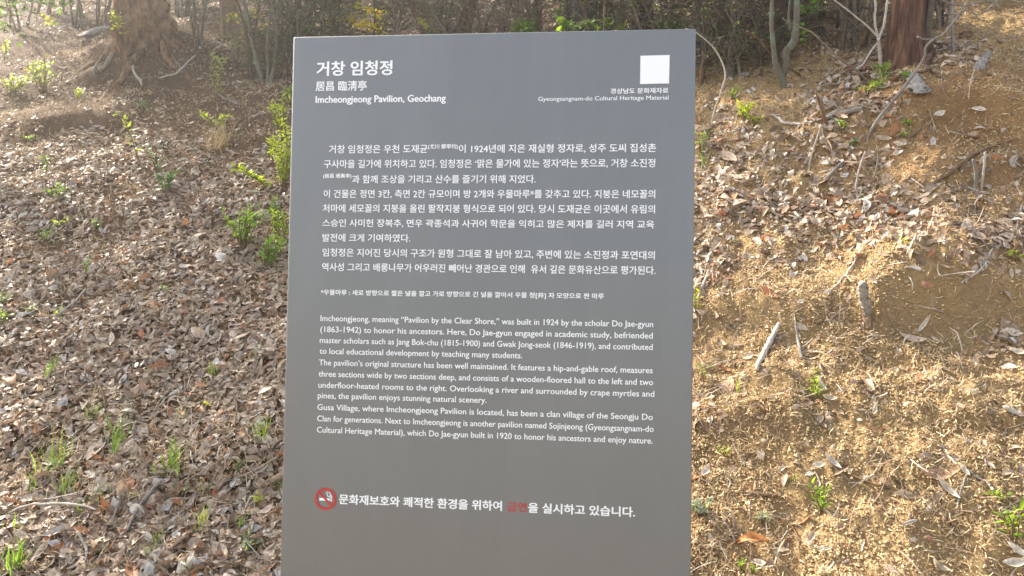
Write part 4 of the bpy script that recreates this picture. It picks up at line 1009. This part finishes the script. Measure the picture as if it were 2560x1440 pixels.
for a in [
    ('bushy bright green weed on the bare slope, fullest of the upper plants', 418, 488, 70, 56, 9, 15, 11, DG, 'weed', 'plant'),
    ('leafy stem with grey-green leaves above the bushy weed', 392, 432, 62, 60, 5, 17, 7, GG),
    ('drooping stem strung with bright oval leaves in the upper slope', 352, 408, 130, 30, 1, 22, 13, YG, 'seedling', 'plant', .5, -.42),
    ('tall airy pale green sprig above the dry grass clump', 545, 268, 136, 50, 5, 14, 17, PG),
    ('yellow-green sprig on the dry grass clump', 545, 322, 40, 90, 8, 14, 7, YG),
    ('hazy pale green clump in the upper outer corner', 108, 228, 84, 90, 11, 16, 9, PG),
    ('pale leafy sprig at the top outer edge under the bare stems', 10, 150, 46, 24, 2, 14, 6, YG),
    ('low hazy green growth at the outer edge of the brown soil', 30, 236, 50, 130, 14, 14, 8, PG),
    ('yellowish low sprig on the bare brown soil', 190, 250, 26, 50, 5, 12, 5, YG),
    ('arching spray of bright yellow-green leaves reaching out from the sign edge', 680, 478, 66, 40, 4, 19, 14, YG, 'seedling', 'plant', .5, -1.2),
    ('bright leafy stem climbing beside the sign edge in the upper slope', 706, 338, 96, 78, 12, 14, 15, YG),
    ('dense yellow-green leaves against the sign edge below the upper ones', 706, 478, 126, 66, 15, 14, 17, YG),
    ('tall yellow-green shoot running up the sign edge, highest of those beside it', 710, 470, 200, 46, 7, 14, 26, YG),
    ('slim yellow-green shoot a little out from the sign edge in the upper slope', 684, 420, 110, 34, 4, 14, 17, YG),
    ('leafy shoot behind the glossy bright plant at the sign edge', 696, 645, 140, 60, 9, 15, 16, (.34, .44, .05)),
    ('dark leafy twig touching the sign edge near the hedge', 718, 268, 52, 30, 4, 18, 9, MG),
    ('glossy bright green plant with pointed leaves beside the sign', 606, 624, 110, 100, 13, 22, 12, (.28, .43, .06)),
    ('smaller glossy plant just below the bright one beside the sign', 668, 672, 70, 66, 7, 25, 8, (.24, .38, .06)),
    ('thin leafy stem hugging the sign edge under the yellow-green leaves', 692, 594, 110, 56, 9, 15, 14, MG),
    ('small yellow-green sprout in mid slope near the outer edge', 152, 572, 26, 40, 4, 15, 5, YG),
    ('small green sprout beside the yellow-green one in mid slope', 236, 572, 20, 34, 4, 14, 4, MG),
    ('low weed above the outer bare soil patch', 112, 606, 30, 46, 5, 14, 5, MG),
    ('greyish small plant at the outer edge of mid slope', 4, 770, 30, 24, 4, 18, 4, GG),
    ('bright weed at the outer edge lower down', 8, 812, 30, 28, 4, 20, 4, MG),
    ('tiny grey-green rosette in the mid litter', 72, 785, 18, 34, 4, 16, 3, GG),
    ('single small seedling with two leaves in the mid litter', 140, 800, 28, 20, 2, 16, 4, YG),
    ('lone bright seedling leaf in the middle of the leaf litter', 409, 734, 20, 12, 2, 14, 2, MG),
    ('upright little stem with green leaves in the outer mid slope', 212, 690, 44, 18, 2, 14, 7, MG),
    ('feathery green weeds in the upper outer litter', 140, 500, 34, 110, 10, 13, 7, MG),
    ('small dark green weed below the bare mound', 365, 280, 26, 46, 5, 12, 5, DG),
    ('faint green weed on the outer bare soil', 70, 356, 20, 34, 5, 10, 5, MG),
    ('thin upright sprig in the outer upper litter', 112, 445, 56, 26, 3, 13, 7, MG),
    ('tiny grey rosette near the sign edge in the lower slope', 452, 1240, 18, 34, 4, 20, 3, GG),
    ('grey-green rosette by the lower sign edge', 622, 1384, 34, 60, 6, 26, 4, GG),
    ('small yellow flower-like sprout near the sign edge', 516, 1020, 14, 22, 3, 14, 3, (.55, .50, .03)),
    ('trailing yellow-green sprout by the sign edge in the lower slope', 640, 1272, 36, 36, 3, 18, 5, YG),
    ('bright low weed on mossy soil past the sign, under the hedge', 1862, 300, 44, 84, 9, 17, 6, YG),
    ('pale tuft of leaves below the low weed past the sign', 1888, 318, 34, 50, 5, 16, 5, YG),
    ('small green sprout on soil just past the sign', 1828, 250, 22, 30, 4, 14, 4, MG),
    ('light green pointed sprig at the foot of the pale forked sapling', 2212, 200, 46, 40, 4, 20, 6, MG),
    ('dark green sprig on the soil right after the light pointed one', 2258, 208, 36, 26, 3, 16, 6, DG),
    ('bright pair of leaves in the leaf heap under the pale forked sapling', 2168, 238, 30, 34, 3, 20, 4, YG),
    ('leafy green stem in the leaf heap under the pale forked sapling', 2196, 232, 36, 30, 4, 15, 6, MG),
    ('green sprig at the upper part of the leaf band past the sign', 2104, 330, 34, 44, 4, 17, 5, MG),
    ('small green leaves lower in the leaf band past the sign', 2128, 372, 26, 26, 3, 15, 4, DG),
    ('green sprout on the overhanging ledge of soil', 2275, 322, 24, 50, 5, 15, 5, MG),
    ('small dark sprout hanging under the ledge of soil', 2268, 350, 26, 24, 3, 14, 4, MG),
    ('thin grassy weed at the sign edge in the shaded litter', 1752, 386, 56, 36, 4, 18, 5, MG),
    ('lone yellow-green sprout in the leaf pile', 2257, 612, 20, 18, 3, 12, 3, YG),
    ('bright upright sprig on the sunlit soil with a leaf at its foot', 2032, 1004, 78, 30, 3, 18, 7, (.30, .44, .04)),
    ('bright rosette at the foot of the upright sprig', 2046, 1000, 28, 44, 5, 18, 4, (.30, .44, .04)),
    ('tall bright sprig on the lower sunlit soil', 2052, 1284, 72, 44, 4, 25, 6, (.26, .40, .05)),
    ('tiny bright sprout left of the tall bright sprig', 1986, 1212, 22, 14, 2, 14, 3, (.30, .42, .05)),
    ('creeping sprig with small leaves by the sign on the sunlit soil', 1810, 1140, 22, 60, 4, 14, 4, (.32, .40, .07)),
    ('broad-leaved bright plant at the lower outer edge', 2532, 1360, 84, 56, 6, 28, 6, (.26, .38, .05)),
    ('small bright sprout above the broad-leaved plant at the outer edge', 2500, 1256, 26, 40, 4, 18, 4, (.30, .42, .05)),
    ('silvery grey rosette against the sign edge on the sunlit soil', 1748, 1292, 40, 56, 7, 26, 5, (.36, .40, .33)),
    ('silvery small rosette on the sunlit soil further from the sign', 1906, 1312, 28, 44, 5, 18, 4, (.36, .40, .30)),
    ('small bright sprout at the bottom edge past the sign', 1850, 1432, 26, 30, 4, 17, 4, (.28, .40, .05)),
    ('tiny green sprout along the bottom edge beside the white leaf', 1884, 1436, 22, 24, 3, 15, 4, (.28, .40, .05)),
    ('yellow-green sprout at the sign edge halfway down', 1742, 778, 60, 24, 4, 15, 5, YG),
    ('pale sprig at the sign edge below the halfway sprout', 1752, 950, 40, 34, 4, 15, 4, PG),
    ('long bright shoot with round leaves at the outer edge above the cut', 2548, 655, 42, 26, 2, 18, 4, YG)]:
    sprout(*a)

# sprays of fresh leaves on the hedge
def spray(label, pts, nl, leaf, col, name='leafy_branch', D=None, wid=.55, droop=.5):
    nl = int(nl * 1.6); leaf = leaf * 1.15
    D0 = D or depth(G(pts[0][0], max(pts[0][1], 150))) - .15
    P = spline([at_depth(a, b_, D0) for a, b_ in pts], 8); root = thing(name, P[0], label, 'branch')
    st = MB(); tube(st, P, np.linspace(.003, .001, len(P)), 5); st.build('stem', m_brown, root)
    pos, dr, nn = [], [], []
    for q_ in range(nl):
        f = .1 + .9 * q_ / nl; p = P[min(int(f * (len(P) - 1)), len(P) - 1)] + rng.normal(0, .02, 3); a = rng.uniform(0, 6.28)
        pos.append(p); dr.append([math.cos(a), math.sin(a), rng.uniform(-droop, .5)]); nn.append([rng.normal(0, .4), -.3 + rng.normal(0, .3), 1])
    nn = np.array(nn); nn /= np.linalg.norm(nn, axis=1, keepdims=True); sz = px2m(leaf, D0) * rng.uniform(.6, 1.25, nl)
    fo = MB(); leaves(fo, np.array(pos), nn, sz, sz * wid, np.asarray(col) * rng.uniform(.75, 1.2, (nl, 1)), dirs=np.array(dr), cup=.3, rows=5)
    fo.build('foliage', m_green, root)
spray('branch of small amber-yellow leaves in front of the tan trunk', [(668, 24), (640, 30), (615, 40), (590, 42), (563, 52)], 26, 14, YELL)
spray('second branch of amber-yellow leaves under the first by the leafy shrub', [(690, 60), (660, 66), (640, 76), (618, 80), (597, 86)], 20, 13, YELL)
spray('large spray of lemon-yellow leaves above the English title', [(952, 78), (925, 62), (890, 56), (850, 48), (806, 56)], 40, 15, YELL)
spray('upper spray of lemon-yellow leaves above the English title', [(965, 60), (950, 40), (935, 28), (915, 22), (880, 30)], 34, 15, YELL)
spray('loose lemon-yellow leaves low over the sign top', [(960, 84), (930, 72), (905, 62), (880, 64)], 22, 14, YELL)
spray('few yellow-green leaves over the middle of the sign top', [(1075, 75), (1062, 62), (1052, 52), (1045, 54)], 12, 13, (.50, .50, .05))
spray('small bright green bush top peeping over the sign', [(1290, 90), (1292, 72), (1300, 62), (1310, 58)], 40, 14, (.22, .38, .05))
spray('bright green leaves beside the bush top, peeping over the sign', [(1320, 88), (1325, 72), (1318, 66), (1308, 72)], 26, 13, (.22, .38, .05))
spray('broad fresh green leaves over the sign before the thickest trunk', [(1440, 88), (1425, 70), (1405, 60), (1392, 56)], 26, 17, (.26, .38, .06))
spray('row of fresh green leaves over the sign in front of the thickest trunk', [(1500, 80), (1480, 64), (1462, 60), (1446, 66)], 26, 16, (.24, .36, .06))
spray('thin twig with star-shaped green leaves over the sign', [(1575, 80), (1548, 68), (1520, 58), (1490, 56)], 22, 17, (.22, .32, .06))
spray('fresh green upright shoot over the sign past the thickest trunk', [(1400, 60), (1400, 36), (1404, 24), (1412, 20)], 12, 15, (.2, .34, .06))
spray('feathery green shoot near the white-plate corner, over the sign edge', [(1700, 78), (1685, 68), (1668, 60), (1650, 58)], 24, 14, (.22, .36, .08))
spray('second feathery green shoot rising at the white-plate corner', [(1690, 74), (1698, 62), (1704, 52)], 16, 14, (.22, .36, .08))
spray('yellowish twig with green leaves just past the sign corner', [(1744, 112), (1768, 84), (1792, 70), (1822, 60)], 22, 15, (.20, .30, .07))
spray('lower twig with green leaves past the sign, in the dark litter', [(1750, 150), (1780, 136), (1810, 122), (1838, 116)], 16, 15, (.18, .28, .07))
spray('green leaves on the shaded stems uphill of the mossy shrub', [(2030, 30), (2022, 12), (2045, 2), (2060, 6)], 22, 16, (.16, .28, .05))
spray('bright leaf cluster on the mossy shrub stem', [(1992, 74), (1988, 72), (1996, 78)], 10, 14, (.2, .36, .05))
spray('second leaf cluster low on the mossy shrub', [(2008, 92), (2012, 84), (2016, 88)], 10, 14, (.2, .36, .05))
spray('yellow leafy twig before the rotten stump', [(272, 84), (300, 70), (304, 56), (292, 46), (276, 38)], 26, 11, (.42, .42, .05))
spray('single yellow sprig in front of the bare stems in the hazy corner', [(116, 60), (120, 48), (124, 40)], 10, 12, (.5, .48, .06))

# ------------------------------------------------------------------ grass
def tuft(label, px, py, h, w, n, col=(.20, .32, .05), name='grass_tuft', mtl=m_grass, bend=.22, wdt=.0034, up=1.6):
    n = int(n * 1.5) if name == 'grass_tuft' else n
    b0 = G(px, py); D = depth(b0); H = px2m(h, D); Wd = px2m(w, D) / 2
    pos = b0 + rng.normal(0, .35, (n, 3)) * [Wd, Wd, 0]; pos[:, 2] = ground_h(pos[:, 0], pos[:, 1]) - .004
    a = rng.uniform(0, 6.28, n); dr = np.stack([np.cos(a) * .5, np.sin(a) * .5, np.full(n, up)], -1) + rng.normal(0, .12, (n, 3))
    nn = np.stack([np.cos(a), np.sin(a) - .4, np.full(n, .2)], -1); nn /= np.linalg.norm(nn, axis=1, keepdims=True)
    mb = MB(); leaves(mb, pos, nn, H * rng.uniform(.55, 1.1, n), wdt * rng.uniform(.7, 1.3, n), np.asarray(col) * rng.uniform(.7, 1.25, (n, 1)), dirs=dr, tilt=.3, curl=bend, cup=.3, rows=7, prof=np.array([.55, .9, 1, .95, .8, .5, .05]))
    return tag(mb.build(name, mtl, None, True, b0), label, 'grass', 'green grass tufts' if name == 'grass_tuft' else None)
tuft('pale dry grass clump with arching tan blades on the upper slope', 552, 372, 86, 60, 70, (.55, .42, .22), 'dry_grass_clump', m_straw, .55, .004, 1.0)
tuft('flattened dry grass bundle at the bottom edge', 330, 1425, 70, 70, 40, (.42, .30, .18), 'dry_grass_clump', m_straw, .4, .003, .25)
GL, GY = (.20, .33, .05), (.30, .40, .04)
for a in [
    ('tall thin grass tuft in the middle of the lower slope', 287, 1140, 124, 34, 7, GL), ('two-bladed tall grass next to the tall thin tuft', 306, 1110, 96, 20, 5, GL),
    ('leafy grass tuft near the outer side of the lower slope', 140, 1170, 96, 60, 14, GL), ('single bladed grass at the outer side of that leafy tuft', 100, 1196, 90, 20, 5, GY),
    ('grass tuft below the leafy one on the outer side', 165, 1240, 86, 50, 11, GL), ('feathery grass tuft midway to the sign', 428, 1180, 100, 46, 14, GL),
    ('short grass blades just below the feathery tuft', 440, 1200, 50, 30, 6, GY), ('glowing yellow-green grass tuft, brightest by the sign', 500, 1336, 78, 40, 9, (.40, .50, .03)),
    ('grass tuft next to the glowing one toward the sign', 604, 1326, 56, 36, 9, GL), ('spreading grass tuft beside the sign, highest of the lower ones', 645, 1096, 62, 70, 14, GY),
    ('upright blades behind the spreading tuft', 655, 1080, 50, 20, 5, GL), ('dense grass clump in the bottom outer corner', 34, 1440, 92, 74, 26, GL),
    ('grass blades in front of the dense corner clump', 30, 1330, 70, 24, 5, GL), ('short grass tuft near the bottom edge', 370, 1410, 54, 26, 8, GL),
    ('grass blades between the stick and the bottom leaves', 252, 1392, 46, 34, 8, GY), ('little tuft in the middle of the bottom leaves', 236, 1258, 50, 24, 6, GL),
    ('thin blades leaning over the bottom leaves', 265, 1250, 44, 20, 5, GL), ('grass sprout at the bottom edge nearest the sign', 468, 1440, 50, 34, 7, GL),
    ('tiny grass sprout beside the straight stick', 400, 1370, 62, 16, 5, GL), ('small grass under the feathery tuft', 382, 1200, 44, 22, 5, GY),
    ('upright grass beside the sign in the lower slope', 505, 1240, 56, 20, 5, GL), ('wispy grass close to the sign edge', 668, 1190, 50, 30, 7, GY),
    ('grass blades against the sign edge lower down', 695, 1230, 56, 24, 7, GY), ('slim grass on the slope above the feathery tuft', 452, 1050, 40, 22, 5, GL),
    ('sparse grass at the outer edge in mid slope', 120, 945, 70, 40, 8, GL), ('grass shoots by the sign in mid slope', 526, 945, 50, 40, 9, GY),
    ('small grass close to the sign edge in mid slope', 636, 905, 56, 24, 6, GY), ('dim grass blades above the feathery tuft', 232, 1050, 56, 26, 6, GL),
    ('pair of grass blades low beside the thin stick', 340, 1250, 40, 18, 4, GY), ('sparse blades at the outer bottom leaves', 72, 1240, 56, 26, 5, GL),
    ('tiny blades at the end of the pale arching twig', 195, 1290, 54, 16, 4, GL), ('bending grass near the bottom by the big stick', 240, 1440, 40, 24, 5, GY),
    ('thin grass wisps on the sunlit soil past the sign', 1846, 985, 46, 20, 5, (.34, .38, .07)), ('small grass beside the sign low down', 590, 1180, 40, 24, 6, GL),
    ('green blades at the sign edge past the shaded litter', 1755, 420, 60, 26, 6, GL)]:
    tuft(*a)

# unseen crowns on trees and shrubs above the picture, added for their shade
for s_, dx, dy, dz_, rad, n in [(s1, -.2, .0, 2.15, (1.0, .8, .5), 2600), (s2, .0, .1, 2.15, (1.0, .8, .5), 2600), (s3, .2, .1, 2.1, (.8, .7, .45), 2000), (s5, .2, .3, 2.15, (.9, .7, .5), 2000)]:
    o_ = ORG[s_.name]; put_crown(s_, o_[0] + dx, o_[1] + dy, o_[2] + dz_, rad, n)
et = thing('added_shade_tree', (-4.1, 4.5, float(ground_h(-4.1, 4.5))), 'added out-of-view evergreen tree that shades the leaf litter', 'tree')  # unseen tree, added only to shade the left bank
b0 = ORG[et.name]; mb = MB(); tube(mb, spline([b0 - [0, 0, .1], b0 + [.05, 0, .6], b0 + [0, .05, 1.4]], 5), np.linspace(.07, .04, 11), 12, None, .05); mb.build('trunk', m_shrub, et)
crown(et, b0 + np.array([-.30, .0, 1.62]), (.80, .85, .6), 3800, .06, GREEN_D, clumps=26)
put_crown(sN, .75, 6.0, 5.6, (.9, .8, .5), 2000)  # crown added to shade the upper right soil
put_crown(tr1, tp1[0], tp1[1], tp1[2], (1.0, .9, .7), 1800)
put_crown(tr2, tp2[0], tp2[1], tp2[2] - .4, (1.3, 1.1, .9), 3000)
put_crown(tr3, tp3[0], tp3[1], tp3[2] - .4, (1.2, 1.1, .9), 2500)

# ------------------------------------------------------------------ thin volume added to imitate lens glare toward the sun
hz, nt, b = mat('lens_veil'); nt.nodes.remove(b)
pv = node(nt, 'ShaderNodeVolumePrincipled'); pv.inputs['Color'].default_value = (1, .98, .95, 1)
pv.inputs['Density'].default_value = .0050; pv.inputs['Anisotropy'].default_value = .78
nt.links.new(pv.outputs[0], nt.nodes['Material Output'].inputs['Volume'])
mb = MB(); zl, zh = float(GZ.min()) - 1.0, max(float(GZ.max()), 13.5) + .5
v = [(a, b_, c) for a in (gx[0] - 1, gx[-1] + 1) for b_ in (gy[0] - 1, gy[-1] + 1) for c in (zl, zh)]
mb.add(v, [(0, 1, 3, 2), (4, 6, 7, 5), (0, 4, 5, 1), (2, 3, 7, 6), (0, 2, 6, 4), (1, 5, 7, 3)])
tag(mb.build('lens_veil', hz, None, False), 'added thin veil imitating lens glare toward the sun', 'lens_veil', kind='stuff')
